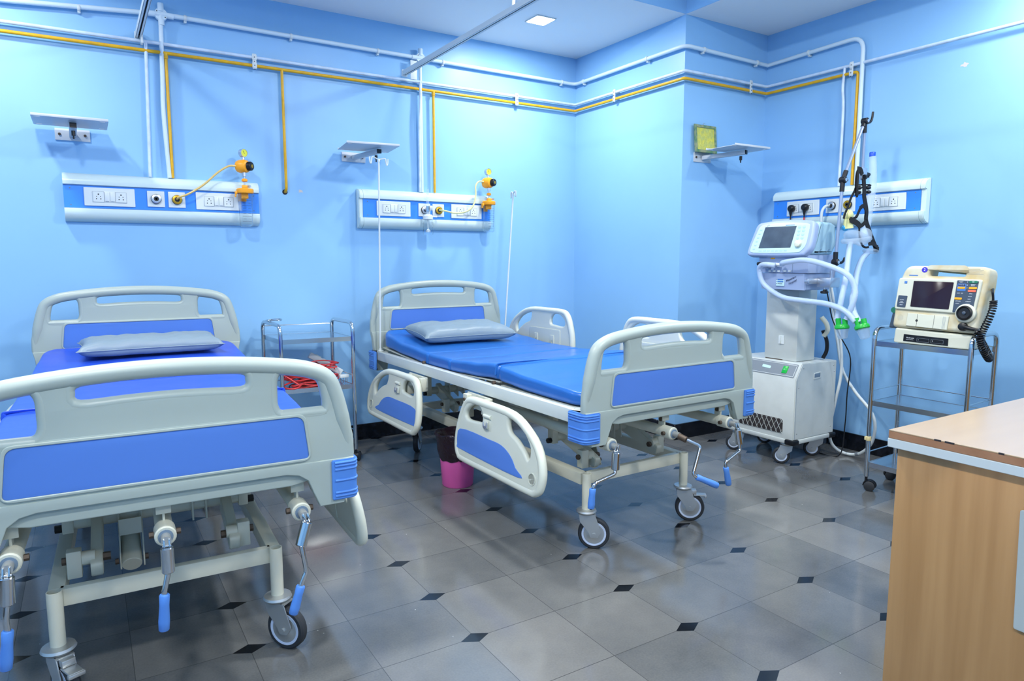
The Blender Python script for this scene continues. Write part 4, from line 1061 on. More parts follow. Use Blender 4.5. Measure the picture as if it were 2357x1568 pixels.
mb = MB(); mb.bm.free(); mb.bm = bm; mb.ball((-.03, -.103, .165), (.016, .010, .014)); mb.build('bin_liner', m_bag, t, ang=60)

# ------------------------------------------------------------------ ventilator on its compressor cart
t = thing('ventilator', 'grey ventilator with lilac screen unit on a wheeled compressor cart in the corner', 'ventilator', (3.60, -1.69, 0), world=True)
VX, VX2, VY, VY2 = 3.412, 3.795, -1.468, -1.936
MYZ = lambda y: Matrix(((1, 0, 0, 0), (0, 0, -1, y), (0, 1, 0, 0), (0, 0, 0, 1)))
# side profile (x,z), extruded along y
prof = [(VX, .158), (VX2, .158), (VX2, .600), (VX+.056, .604), (VX, .512)]
def face_y(poly, y0, y1, bev=0):  # prism from y0 (rear) to y1 (toward -y)
    return MB().prism(poly, abs(y1-y0), Matrix(((1, 0, 0, 0), (0, 0, -1, max(y0, y1)), (0, 1, 0, 0), (0, 0, 0, 1))), bev=bev)
b = face_y([(VX, .158), (VX2, .158), (VX2, .600), (VX+.056, .604), (VX, .512)], VY, VY2, .004)
cb = b.build('compressor_cabinet', m_vent, t)
# seam line and screws on the side, recessed handle
MB().bx(VX+.010, VX+.0115, VY2-.0008, VY2+.001, .16, .512).build('side_seam', m_line, cb)
for x, z in ((VX+.066, .577), (VX+.03, .465), (VX+.03, .195), (VX2-.03, .572), (VX2-.02, .535), (VX2-.03, .20)): MB().lathe([(.0045, 0), (.003, .0015)], (x, VY2, z), (0, -1, 0), 10).build('screw', m_zinc, cb)
MB().plate(round_poly([(3.575, .500), (3.645, .505), (3.643, .545), (3.578, .540)], .008), [round_poly([(3.583, .512), (3.638, .513), (3.638, .538), (3.583, .534)], .004)], .004, .001, MYZ(VY2)).build('side_handle', m_vent, cb)
MB().plate([(3.583, .512), (3.638, .513), (3.638, .538), (3.583, .534)], [], .002, .0004, MYZ(VY2-.0003)).build('handle_recess', m_line, cb)
# sloped control panel: frame on the slope
sl = Vector((.056, 0, .092)).normalized(); nn = Vector((-sl.z, 0, sl.x))
SM = Matrix((Vector((0, -1, 0)), sl, nn)).transposed().to_4x4(); SM.translation = Vector((VX, VY, .512))
o = MB().plate(round_poly([(.02, .012), (.448, .012), (.448, .098), (.02, .098)], .006), [], .003, .001, SM @ Matrix.Translation((0, 0, .001))).build('control_panel', m_gpr, cb)
MB().plate(round_poly([(.026, .018), (.442, .018), (.442, .092), (.026, .092)], .004), [round_poly([(.028, .020), (.440, .020), (.440, .090), (.028, .090)], .004)], .004, .0003, SM @ Matrix.Translation((0, 0, .0012))).build('panel_outline', m_plate, o)
MB().plate(round_poly([(.215, .052), (.275, .048), (.275, .066), (.215, .070)], .004), [], .004, .001, SM @ Matrix.Translation((0, 0, .002))).build('label_strip', m_vpan, o)
MB().box((.375, .055, .003), (.034, .046, .006), .002, SM).build('power_switch', m_gsw, o)
MB().text('O  I', .010, SM @ Matrix.Translation((.375, .055, .0065)), .0003).build('switch_text', m_text, o)
# ventilation grille
G = Matrix(((0, 0, -1, VX), (-1, 0, 0, 0), (0, 1, 0, 0), (0, 0, 0, 1)))
gp = round_poly([(1.543, .188), (1.863, .188), (1.863, .272), (1.543, .272)], .018)
o = MB().plate(gp, [], .002, .0005, G @ Matrix.Translation((0, 0, .0012))).build('grille', m_grill, cb)
mb = MB()
for i in range(-4, 14):
    for s in (-1, 1):
        a0 = Vector((1.543+i*.034, .188)); a1 = a0+Vector((.084*.55, .084))
        if s < 0: a0, a1 = Vector((a1.x, .188)), Vector((a0.x, .272))
        def cl(p, q):
            (x0, z0), (x1, z1) = p, q
            if x0 > x1: x0, z0, x1, z1 = x1, z1, x0, z0
            if x1 < 1.545 or x0 > 1.861: return None
            if x0 < 1.545: z0 += (z1-z0)*(1.545-x0)/(x1-x0); x0 = 1.545
            if x1 > 1.861: z1 = z0+(z1-z0)*(1.861-x0)/(x1-x0); x1 = 1.861
            return Vector((VX-.0035, -x0, z0)), Vector((VX-.0035, -x1, z1))
        r = cl(a0, a1)
        if r and (r[1]-r[0]).length > .004: mb.bar(r[0], r[1], .0026, .0015)
mb.build('grille_mesh', m_vent, o)
MB().bx(VX-.008, VX2+.004, VY+.004, VY2-.006, .132, .158, .006).build('cart_base', m_vent, t)
for x, y, sx, sy in ((VX, VY2, 1, 1), (VX2, VY2, -1, 1)):
    o = MB().bx(x-.014*sx, x+.045*sx, y-.012, y+.05, .128, .160, .008).build('corner_buffer', m_black, t)
for x, y, a in ((3.455, -1.870, .60), (3.455, -1.52, .62), (3.755, -1.865, .66), (3.755, -1.52, .5)):
    caster(t, x, y, a, R=.049, top=.134, nm='cart_caster')
# column with rust line
MB().bx(3.495, 3.668, -1.650, -1.872, .604, 1.024, .006).build('column', m_vent, t)
MB().bx(3.4945, 3.4955, -1.66, -1.78, .6045, .609).build('rust_line', m_bolt, t)
o = MB().plate(round_poly([(1.748, .700), (1.786, .700), (1.786, .752), (1.748, .752)], .003), [], .003, .001, Matrix(((0, 0, -1, 3.4935), (-1, 0, 0, 0), (0, 1, 0, 0), (0, 0, 0, 1)))).bx(3.482, 3.494, -1.762, -1.767, .702, .75, .001).build('hose_clip', m_plate, t)
# two blocks
bl = face_y([(3.375, 1.030), (3.60, 1.030), (3.60, 1.122), (3.362, 1.122)], -1.700, -1.992, .004).build('lower_block', m_vlil, t)
bu = MB().bx(3.372, 3.61, -1.680, -2.005, 1.124, 1.225, .004).build('connector_block', m_vlil, t)
MB().bx(3.371, 3.373, -1.908, -1.9095, 1.126, 1.224).build('block_seam', m_line, bu)
Fm = lambda x: Matrix(((0, 0, -1, x), (-1, 0, 0, 0), (0, 1, 0, 0), (0, 0, 0, 1)))
o = MB().plate(round_poly([(1.808, 1.05), (1.862, 1.05), (1.862, 1.108), (1.808, 1.108)], .003), [], .002, .0005, Fm(3.368)).build('label_plate', m_vpan, bl)
for i, z in enumerate((1.099, 1.087, 1.075, 1.062)):
    if i in (1, 2): MB().bx(3.3655, 3.3668, -1.818, -1.856, z-.0035, z+.0035).build('blue_bar', m_bk, o)
    else: MB().bx(3.3655, 3.3668, -1.82, -1.85, z-.0010, z+.0010).build('print_line', m_ink, o)
    MB().cyl((3.3655, -1.812, z), (3.3668, -1.812, z), .0018, n=8).build('dot', m_ink, o)
TM = Matrix.Translation((3.3645, -1.912, 1.083)) @ Matrix(((0, 0, -1, 0), (-1, 0, 0, 0), (0, 1, 0, 0), (0, 0, 0, 1))) @ Matrix.Rotation(math.radians(24), 4, 'Z')
MB().text('Mosamani', .017, TM @ Matrix.Translation((-.002, .010, 0)), .0003, shear=.4).text('Hospital', .016, TM @ Matrix.Translation((.0, -.010, 0)), .0003, shear=.4).build('handwriting', m_ink, bl)
MB().cyl((3.355, -1.752, 1.166), (3.375, -1.752, 1.166), .020, n=22).cyl((3.33, -1.752, 1.166), (3.36, -1.752, 1.166), .012, n=16).build('gas_port', m_silver, bu)
MB().cyl((3.345, -1.76, 1.166), (3.345, -1.822, 1.167), .0045, n=8).build('sensor_line', m_silver, bu)
MB().cyl((3.35, -1.80, 1.172), (3.374, -1.80, 1.172), .009, n=14).cyl((3.350, -1.80, 1.172), (3.350, -1.845, 1.170), .008, n=12).build('hose_port', m_white, bu)
MB().box((3.366, -1.705, 1.175), (.030, .055, .022), .008).build('black_latch', m_black, bu)
MB().box((3.371, -1.776, 1.209), (.004, .026, .014), .001).build('warning_label', m_amber, bu)
MB().box((3.371, -1.745, 1.212), (.004, .02, .006), .001).build('white_label', m_plate, bu)
for y in (-1.76, -1.79, -1.82, -1.86, -1.89): MB().box((3.371, y, 1.134), (.006, .018, .010), .002).build('lower_tab', m_plate, bu)
MB().bx(3.45, 3.47, -1.635, -1.70, 1.072, 1.094, .002).build('side_rail_stub', m_silver, bl)
# head unit
TL = math.radians(17)
HM = Matrix((Vector((0, -1, 0)), Vector((math.sin(TL), 0, math.cos(TL))), Vector((-math.cos(TL), 0, math.sin(TL))))).transposed().to_4x4(); HM.translation = Vector((3.335, -1.612, 1.222))
out = [(p.x, p.y) for p in cat_rom([Vector((*q, 0)) for q in [(.002, .03), (.018, .004), (.06, 0), (.20, -.002), (.36, 0), (.392, .012), (.414, .045), (.416, .10), (.412, .16), (.398, .196), (.34, .207), (.21, .214), (.08, .206), (.034, .192), (.018, .14)]], 4, True)]
h = MB().plate(out, [], .05, .014, HM @ Matrix.Translation((0, 0, -.025)), 4).build('display_bezel', m_vlil, t)
inn = [(p.x, p.y) for p in cat_rom([Vector((*q, 0)) for q in [(.026, .04), (.04, .020), (.08, .016), (.20, .014), (.34, .016), (.366, .026), (.386, .055), (.388, .11), (.386, .160), (.374, .180), (.30, .190), (.21, .194), (.11, .190), (.062, .178), (.044, .13)]], 4, True)]
p_ = MB().plate(inn, [], .004, .0015, HM @ Matrix.Translation((0, 0, .0015))).build('control_panel', m_vpan, h)
MB().plate([(.084, .044), (.296, .044), (.304, .170), (.098, .170)], [], .003, .0006, HM @ Matrix.Translation((0, 0, .004))).build('screen', m_screen, p_)
MB().lathe([(.019, 0), (.0205, .003), (.019, .016), (.016, .018)], HM @ Vector((.344, .064, .003)), HM.to_3x3() @ Vector((0, 0, 1)), 26).build('rotary_knob', m_ivory2, p_)
for i in range(2):
    for j in range(4): MB().lathe([(.0105, 0), (.0105, .0008), (.0095, .0012)], HM @ Vector((.328+i*.028-j*.001, .100+j*.021, .0035)), HM.to_3x3() @ Vector((0, 0, 1)), 14).build('round_key', m_vkey, p_)
for j in range(6): MB().box((.052+.004*j, .040+.023*j, .004), (.016, .012, .0015), .0006, HM).build('soft_key', m_vkey, p_)
for j in range(7): MB().box((.10+.028*j, .030, .004), (.020, .012, .0015), .0006, HM).build('soft_key', m_vkey, p_)
MB().text('VENTILATOR', .008, HM @ Matrix.Translation((.262, .176, .0038)), .0002).build('model_print', m_bk, p_) if False else MB().bx(0, .058, -.002, .002, 0, .0004, M=HM @ Matrix.Translation((.232, .176, .0036))).build('model_print', m_bk, p_)
MB().tube([HM @ Vector((.118+.007*math.cos(a), .177+.007*math.sin(a), .004)) for a in [.2+i*.55 for i in range(8)]], .0008, 5, 2).build('round_emblem', m_ink, p_)
MB().plate(round_poly([(.012, 0), (.20, 0), (.235, .05), (.225, .165), (.19, .178), (.074, .182)], .012), [], .385, .018, Matrix(((1, 0, 0, 3.372), (0, 0, -1, -1.822), (0, 1, 0, 1.226), (0, 0, 0, 1)))).build('rear_housing', m_vblue, t)
for i in range(2): MB().bar((3.44+.07*i, -2.0155, 1.235), (3.47+.07*i, -2.0155, 1.258), .002, .002).build('vent_slot', m_line, t)
# accessory rail and clamp
c = MB().bx(3.36, 3.62, -2.012, -2.024, 1.066, 1.096, .001)
c.bx(3.345, 3.365, -2.005, -2.03, 1.072, 1.090, .002)
c.build('accessory_rail', m_silver, t)
c = MB().bx(3.43, 3.516, -2.024, -2.105, 1.048, 1.100, .003).cyl((3.47, -2.085, 1.10), (3.47, -2.085, 1.14), .010, n=14).cyl((3.44, -2.066, 1.03), (3.44, -2.066, 1.05), .004, n=8).build('pole_clamp', m_silver, t)
MB().lathe([(.006, .018), (.009, .012), (.020, .008), (.021, 0), (.018, -.004)], (3.44, -2.066, 1.018), (0, 0, 1), 20).build('clamp_knob', m_black, c)

# articulated support arm clamped to the ventilator
A = Vector((3.472, -2.10, 1.195)); Bp = Vector((3.500, -2.10, 1.625)); Cp = Vector((3.672, -2.10, 1.950)); Dp = Vector((3.676, -2.10, 1.69))
t = thing('support_arm', 'jointed metal support arm with black levers rising from the ventilator clamp', 'support arm', (3.47, -2.085, 1.12), world=True)
MB().cyl((3.47, -2.09, 1.10), (3.471, -2.098, 1.16), .0095, n=14).build('lower_rod', m_rod, t)
MB().cyl(A, Bp, .0085, n=14).build('middle_rod', m_rod, t)
MB().cyl(Bp, Cp, .0085, n=14).build('upper_rod', m_rod, t)
MB().cyl(Cp, Dp, .0075, n=14).cyl(Cp+Vector((.010, 0, 0)), Dp+Vector((.010, 0, 0)), .0035, n=8).build('hanging_rod', m_rod, t)
def joint(P, d1, d2, lev):
    b = MB().cyl(P+Vector((0, .016, 0)), P-Vector((0, .018, 0)), .0175, n=20, bev=.003)
    for d, l in (d1, d2): b.cyl(P, P+Vector(d).normalized()*l, .0125, n=14)
    o = b.build('arm_joint', m_black, t)
    if lev: MB().tube([P+Vector(v) for v in lev], .006, 10, 5, radf=lambda i, m: 1.25-.3*i/m).cyl(P+Vector((.01, 0, 0)), P+Vector(lev[0]), .009, n=10).build('lever', m_black, o)
    MB().cyl(P-Vector((0, .018, 0)), P-Vector((0, .021, 0)), .009, n=14).build('joint_cap', m_silver, o)
joint(A-Vector((0, 0, .01)), ((0, 0, 1), .055), ((0, 0, -1), .04), [(.03, 0, -.002), (.055, 0, -.003), (.075, 0, .008), (.083, 0, .024)])
joint(Bp, ((-.06, 0, -1), .062), ((.5, 0, 1), .055), [(.025, 0, .0), (.04, 0, .002)])
joint(Cp, ((-.5, 0, -1), .035), ((0, 0, -1), .062), [(.03, 0, -.005), (.052, 0, .002), (.066, 0, .022), (.072, 0, .058)])
MB().bx(3.640, 3.700, -2.115, -2.090, 1.635, 1.700, .003).build('end_block', m_silver, t)
o = MB().cyl((3.700, -2.10, 1.672), (3.742, -2.10, 1.668), .010, n=14, bev=.002).cyl((3.735, -2.10, 1.668), (3.735, -2.10, 1.652), .006, n=10).cyl((3.66, -2.12, 1.648), (3.675, -2.12, 1.650), .014, n=14).build('end_knob', m_black, t)
b = MB().ball((3.640, -2.11, 1.590), (.014, .014, .011)).ball((3.640, -2.11, 1.566), (.011, .012, .010)).ball((3.722, -2.11, 1.595), (.020, .014, .011)).ball((3.728, -2.11, 1.572), (.018, .014, .010)).bar((3.63, -2.112, 1.605), (3.73, -2.112, 1.612), .010, .008, .002).ball((3.735, -2.11, 1.608), (.010, .01, .007))
b.build('hose_clamp', m_black, t)
# black head strap hanging on the arm
t = thing('mask_head_strap', 'tangled black mask head strap hanging from the ventilator arm', 'head strap', (3.62, -2.118, 1.60), world=True)
yy = -2.122
def rb(pts, w, wd, nm='strap'):
    MB().ribbon([(x, y, z) for x, y, z in pts], w, .004, wd, 5).build(nm, m_strapm, t)
rb([(3.600, yy, 1.545), (3.592, yy, 1.62), (3.598, yy, 1.668), (3.620, yy, 1.686), (3.640, yy, 1.66)], .028, (1, 0, 0))
rb([(3.596, yy-.003, 1.70), (3.584, yy-.01, 1.60), (3.592, yy-.006, 1.535)], .016, (1, 0, .1))
rb([(3.592, yy, 1.60), (3.574, yy, 1.565), (3.548, yy, 1.53), (3.526, yy, 1.485), (3.500, yy, 1.44), (3.492, yy, 1.418)], .013, (1, 0, -.4))
rb([(3.655, yy, 1.64), (3.668, yy, 1.58), (3.672, yy, 1.54), (3.700, yy, 1.47), (3.702, yy, 1.415), (3.735, yy, 1.365), (3.775, yy, 1.31), (3.806, yy, 1.272)], .032, (1, 0, .25))
rb([(3.622, yy-.01, 1.478), (3.648, yy-.012, 1.492), (3.672, yy-.012, 1.474), (3.688, yy-.01, 1.445), (3.680, yy-.01, 1.408), (3.655, yy-.008, 1.388), (3.628, yy-.008, 1.378)], .020, (.3, 0, 1))
rb([(3.622, yy-.012, 1.480), (3.606, yy-.012, 1.455), (3.590, yy-.012, 1.432), (3.560, yy-.012, 1.418), (3.530, yy-.01, 1.412)], .016, (1, 0, .5))
rb([(3.530, yy-.014, 1.414), (3.575, yy-.016, 1.402), (3.61, yy-.016, 1.388), (3.628, yy-.014, 1.372)], .030, (.2, 0, 1))
rb([(3.618, yy-.014, 1.385), (3.622, yy-.014, 1.340), (3.635, yy-.014, 1.305), (3.660, yy-.014, 1.275), (3.690, yy-.012, 1.266), (3.722, yy-.012, 1.268)], .011, (1, 0, .2))
rb([(3.722, yy-.01, 1.285), (3.760, yy-.01, 1.288), (3.800, yy-.008, 1.275), (3.832, yy-.006, 1.258)], .022, (0, .2, 1))
MB().box((3.812, yy, 1.262), (.034, .012, .040), .004, None).build('strap_buckle', m_strapm, t)
# translucent face masks hanging below
t = thing('breathing_mask', 'milky translucent face mask hanging in the black head strap', 'mask', (3.60, -2.12, 1.33), world=True)
MB().ball((3.600, -2.135, 1.318), (.098, .05, .036), Matrix.Rotation(math.radians(12), 4, 'Y'), 26, 16).ball((3.67, -2.13, 1.335), (.05, .045, .04)).build('mask_shell', m_clear2, t)
MB().tube([(3.600-.092*math.cos(a), -2.135-.05*math.sin(a), 1.302-.010*math.cos(a)+.004) for a in [i*PI/6 for i in range(12)]], .014, 10, 4, closed=True).build('mask_cushion', m_clear2, t)
MB().ball((3.760, -2.125, 1.246), (.062, .035, .016), Matrix.Rotation(math.radians(3), 4, 'Y')).build('lower_cushion', m_clear2, t)
MB().ball((3.552, -2.11, 1.440), (.03, .025, .030)).cyl((3.548, -2.11, 1.42), (3.556, -2.11, 1.37), .02, .028).build('mask_elbow', m_tubew, t)
MB().ball((3.545, -2.10, 1.372), (.020, .02, .018)).build('blue_connector', m_cyan, t)

# breathing hoses and water traps
def hose(label, pts, r=.0145):
    o = MB().corr(pts, r, .0075, .09, 12).build('breathing_hose', m_hose, origin=pts[0], ang=80)
    return tag(o, label, 'hose')
hose('ribbed clear hose from the ventilator\'s left port, swooping low to the right green trap', [(3.335, -1.822, 1.166), (3.315, -1.78, 1.172), (3.315, -1.742, 1.165), (3.325, -1.724, 1.130), (3.330, -1.757, 1.056), (3.335, -1.875, .990), (3.335, -2.014, .975), (3.335, -2.145, .966), (3.335, -2.250, .938), (3.335, -2.318, .882)])
hose('ribbed clear hose arching from the ventilator\'s right port down to the left green trap', [(3.34, -1.862, 1.174), (3.315, -1.90, 1.184), (3.315, -2.02, 1.196), (3.33, -2.136, 1.172), (3.350, -2.249, 1.122), (3.362, -2.288, 1.050), (3.352, -2.290, .985), (3.345, -2.262, .89)])
hose('ribbed clear hose hanging from the mask to the left green trap', [(3.56, -2.125, 1.29), (3.50, -2.155, 1.21), (3.42, -2.198, 1.10), (3.372, -2.212, 1.0), (3.350, -2.207, .885)])
hose('ribbed clear hose hanging from the lower mask to the right green trap', [(3.742, -2.12, 1.240), (3.68, -2.125, 1.20), (3.60, -2.15, 1.13), (3.48, -2.215, 1.05), (3.400, -2.255, .985), (3.362, -2.29, .93), (3.345, -2.334, .878)])
def trap(label, p, ax):
    t = thing('water_trap', label, 'water trap', p, world=True, group='green-lidded water traps')
    ax = Vector(ax).normalized(); P = Vector(p)
    b = MB().lathe([(.020, .016), (.032, .012), (.0365, .004), (.0365, -.006), (.033, -.010)], P, ax, 28)
    x, y, _ = basis(ax)
    for s in (-1, 1): b.cyl(P+y*.017*s*0+Vector((0, .019*s, 0)), P+Vector((0, .019*s, 0))+ax*.045, .0125, .0135, n=16)
    b.build('trap_lid', m_green, t)
    MB().lathe([(.032, -.004), (.030, -.02), (.024, -.052), (.020, -.060), (.008, -.063)], P, ax, 26).build('trap_cup', m_clear2, t)
trap('green-lidded clear water trap hanging upright, the left one', (3.348, -2.238, .848), (.0, .12, 1))
trap('green-lidded clear water trap hanging tilted, the right one', (3.340, -2.352, .858), (0, .34, .94))
# loose ribbed tube with blue cap
t = thing('capped_tube', 'ribbed clear tube with a blue cap standing upright behind the arm', 'tube', (3.9, -2.01, 1.40), world=True)
MB().corr([(3.9, -2.018, 1.788), (3.9, -2.026, 1.72), (3.9, -2.030, 1.62), (3.9, -2.018, 1.50), (3.9, -2.010, 1.40), (3.86, -2.00, 1.28)], .021, .009, .06, 14).build('ribbed_tube', m_hose2, t, ang=80)
MB().lathe([(.0165, 0), (.0165, .022), (.015, .024)], (3.9, -2.018, 1.790), (0, 0, 1), 20).build('blue_cap', m_cap, t)
# white gas hose
o = MB().tube([(XC-.072, -1.698, 1.534), (XC-.105, -1.695, 1.530), (XC-.13, -1.690, 1.500), (XC-.135, -1.690, 1.44), (XC-.14, -1.70, 1.30), (3.90, -1.775, 1.19), (3.89, -1.80, 1.05), (3.88, -1.84, .88), (3.87, -1.885, .70), (3.87, -1.930, .53), (3.87, -2.015, .415), (3.87, -2.118, .315), (3.87, -2.150, .23), (3.88, -2.130, .125), (3.90, -2.06, .045), (3.91, -1.985, .014), (3.88, -1.92, .032), (3.84, -1.895, .09), (3.82, -1.90, .19), (3.81, -1.93, .34), (3.81, -1.958, .52), (3.81, -1.945, .70), (3.81, -1.90, .88), (3.80, -1.86, 1.07), (3.75, -1.86, 1.12), (3.64, -1.88, 1.12)], .0088, 12, 7).build('gas_hose', m_white, origin=(XC-.07, -1.698, 1.534))
tag(o, 'long white gas hose looping from the right wall panel down to the floor', 'hose')
MB().lathe([(.0105, -.01), (.0105, .01)], (3.905, -2.03, .028), (.1, .9, -.35), 12).build('hose_ring', m_gpr, o)
MB().cyl((XC-.070, -1.698, 1.534), (XC-.092, -1.697, 1.533), .0135, n=18).build('hose_plug', m_chrome, o)
for k, (lab, pts, r) in enumerate((('thin black cable running down behind the ventilator column', [(3.66, -1.93, 1.04), (3.68, -1.94, .95), (3.70, -1.955, .85), (3.72, -2.0, .75), (3.78, -2.03, .62), (3.84, -1.985, .40), (3.86, -1.97, .2), (3.83, -1.96, .012), (3.80, -1.80, .010)], .0035),
                                 ('thick black hose between the ventilator column and its cabinet', [(3.71, -1.89, .78), (3.73, -1.905, .72), (3.735, -1.905, .66), (3.725, -1.89, .612)], .011))):
    tag(MB().tube(pts, r, 10, 6).build('black_cable', m_black, origin=pts[0]), lab, 'cable')
o = MB().tube([(3.705, -1.88, .86), (3.72, -1.905, .82), (3.722, -1.912, .78), (3.712, -1.895, .745)], .014, 10, 6).build('cloth_wrap', m_ivory2, origin=(3.71, -1.89, .8)); tag(o, 'cream cloth wrap round the hose behind the ventilator column', 'wrap')
o = MB().box((3.87, -1.80, .10), (.05, .07, .10), .008).build('transformer_box', m_key, origin=(3.87, -1.8, .05)); tag(o, 'small dark box behind the cart by the black skirting', 'box')
o.location.z = .05

# ------------------------------------------------------------------ defibrillator
t = thing('defibrillator', 'stained ivory defibrillator monitor with dark screen on the right steel trolley', 'defibrillator', (3.52, -2.66, .787), world=True)
DM = Matrix((Vector((0, -1, 0)), Vector((0, 0, 1)), Vector((-1, 0, 0)))).transposed().to_4x4(); DM.translation = Vector((3.422, -2.458, .787))
a_ = math.radians(8)
DT = Matrix((Vector((0, -1, 0)), Vector((math.sin(a_), 0, math.cos(a_))), Vector((-math.cos(a_), 0, math.sin(a_))))).transposed().to_4x4(); DT.translation = Vector((3.405, -2.458, .787))
ba = MB().plate(round_poly([(.010, 0), (.372, 0), (.378, .066), (.016, .074)], .010), [], .12, .008, DM @ Matrix.Translation((0, 0, -.06))).build('base_unit', m_ivory2, t)
out = round_poly([(.0, .078), (.385, .078), (.402, .30), (.402, .384), (.030, .388), (.004, .30)], [.022, .02, .03, .035, .05, .03])
hole = round_poly([(.142, .338), (.305, .338), (.298, .371), (.146, .371)], [.010, .010, .006, .006])
bo = MB().plate(out, [hole], .10, .018, DT @ Matrix.Translation((0, 0, -.05)), 4).build('main_housing', m_ivory, t)
bz = MB().plate(round_poly([(.006, .168), (.372, .162), (.384, .324), (.010, .324)], .012), [], .024, .006, DT @ Matrix.Translation((0, 0, -.002))).lathe([(.042, 0), (.044, .006), (.043, .020), (.036, .026)], DT @ Vector((.335, .167, -.006)), DT.to_3x3() @ Vector((0, 0, 1)), 30).build('front_bezel', m_ivory2, t)
MB().plate(round_poly([(.084, .184), (.260, .180), (.266, .308), (.084, .310)], .003), [], .003, .0008, DT @ Matrix.Translation((0, 0, .0108))).build('screen', m_lcd, bz)
kp = MB().plate(round_poly([(.278, .168), (.362, .178), (.371, .316), (.280, .318)], .004), [], .003, .0008, DT @ Matrix.Translation((0, 0, .0108))).build('keypad', m_key, bz)
MB().plate(round_poly([(.284, .268), (.322, .268), (.322, .302), (.285, .302)], .005), [], .0024, .0006, DT @ Matrix.Translation((0, 0, .0122))).build('blue_field', m_bk, kp)
for (a, b_, w, h_, m) in ((.303, .296, .030, .009, m_nk), (.303, .283, .032, .010, m_amber), (.350, .311, .036, .012, m_gk), (.351, .283, .034, .010, m_amber), (.349, .270, .034, .010, m_redk), (.296, .233, .032, .010, m_amber)):
    MB().plate(round_poly([(a-w/2, b_-h_/2), (a+w/2, b_-h_/2), (a+w/2, b_+h_/2), (a-w/2, b_+h_/2)], h_*.45), [], .004, .001, DT @ Matrix.Translation((0, 0, .0132))).build('key_button', m, kp)
def dtx(txt, a, b_, s, m, par, M0=DT, z=.0128, nm='printed_text'): MB().text(txt, s, M0 @ Matrix.Translation((a, b_, z)), .0002).build(nm, m, par)
dtx('ENERGY\nSELECT', .350, .297, .0052, m_text, kp); dtx('ANALYZE', .303, .296, .0050, m_text, kp, z=.0155); dtx('ADVISORY\nMODE', .298, .311, .0040, m_text, kp)
dtx('1', .325, .310, .008, m_text, kp); dtx('2', .326, .296, .008, m_text, kp); dtx('3', .326, .283, .008, m_text, kp)
dtx('ON', .350, .311, .0062, m_text, kp, z=.0155); dtx('LEAD   SIZE', .300, .258, .0052, m_text, kp); dtx('SYNC', .346, .257, .0052, m_text, kp); dtx('PACER', .344, .244, .0052, m_text, kp)
dtx('RATE', .342, .232, .0052, m_text, kp); dtx('CURRENT', .340, .221, .0052, m_text, kp); dtx('PAUSE', .340, .209, .0052, m_text, kp)
dtx('OPTIONS', .296, .221, .0052, m_text, kp); dtx('EVENT', .295, .210, .0052, m_text, kp)
kn = MB().lathe([(.033, 0), (.034, .004), (.033, .010), (.028, .014), (.024, .008), (.010, .007)], DT @ Vector((.335, .167, .018)), DT.to_3x3() @ Vector((0, 0, 1)), 30).build('selector_dial', m_black, bz)
MB().lathe([(.008, 0), (.008, .005), (.005, .007)], DT @ Vector((.335, .167, .024)), DT.to_3x3() @ Vector((0, 0, 1)), 18).build('dial_boss', m_key, kn)
lp = MB().plate(round_poly([(.018, .180), (.060, .178), (.064, .236), (.020, .237)], .004), [], .003, .0008, DT @ Matrix.Translation((0, 0, .0108))).build('side_keypad', m_key, bz)
dtx('ALARMS', .040, .215, .0055, m_text, lp); dtx('CODE\nSUMMARY', .040, .203, .0050, m_text, lp); dtx('PRINT', .040, .190, .0055, m_text, lp)
MB().plate(round_poly([(.040, .296), (.053, .296), (.053, .308), (.040, .308)], .001), [], .002, .0005, DT @ Matrix.Translation((0, 0, .0108))).build('blue_symbol', m_bk, bz)
pd = MB().plate(round_poly([(.072, .090), (.262, .084), (.264, .148), (.074, .152)], .002), [], .010, .002, DT @ Matrix.Translation((0, 0, .001))).build('printer_door', m_ivory2, bo)
for a in (.122, .200): MB().bx(a-.0006, a+.0006, .088, .150, .0055, .0066, M=DT).build('door_gap', m_hole, pd)
MB().lathe([(.006, 0), (.006, .001)], DT @ Vector((.121, .118, .0055)), DT.to_3x3() @ Vector((0, 0, 1)), 16).build('finger_notch', m_hole, pd)
for a in (.240, .245, .250): MB().bx(a-.0005, a+.0005, .088, .146, .0056, .0064, M=DT).build('door_rib', m_line, pd)
sp = MB()
for k in range(42):
    r_ = .0024*math.sqrt(k)*1.0; an = k*2.39996; sp.cyl(DT @ Vector((.038+r_*math.cos(an), .128+r_*math.sin(an), -.001)), DT @ Vector((.038+r_*math.cos(an), .128+r_*math.sin(an), .0006)), .0007, n=6)
s_ = sp.build('speaker_holes', m_hole, bo); s_['kind'] = 'stuff'
MB().bx(.10, .24, .0795, .0808, -.0, .0006, M=DT).build('print_strip', m_gpr, bo)
st = MB().plate(round_poly([(.060, .012), (.268, .008), (.268, .043), (.062, .046)], .002), [], .003, .0008, DM @ Matrix.Translation((0, 0, .001))).build('battery_label', m_nk if False else m_black, ba)
for a, n_ in ((.155, '1'), (.220, '2')):
    o = MB().plate(round_poly([(a-.030, .015), (a+.028, .015), (a+.028, .033), (a-.030, .033)], .004), [round_poly([(a-.029, .016), (a+.027, .016), (a+.027, .032), (a-.029, .032)], .004)], .003, .0003, DM @ Matrix.Translation((0, 0, .0015))).build('label_outline', m_gpr, st)
    dtx(n_, a-.022, .024, .009, m_text, st, DM, .003)
dtx('Medtronic', .094, .030, .0090, m_text, st, DM, .003); dtx('PHYSIO-CONTROL', .092, .021, .0042, m_text, st, DM, .003)
bd = MB().lathe([(.0135, 0), (.0135, .001)], DT @ Vector((.122, .366, .0)), DT.to_3x3() @ Vector((0, 0, 1)), 26).build('number_badge', m_badge, bo)
dtx('2', .122, .366, .018, m_text, bd, DT, .0014)
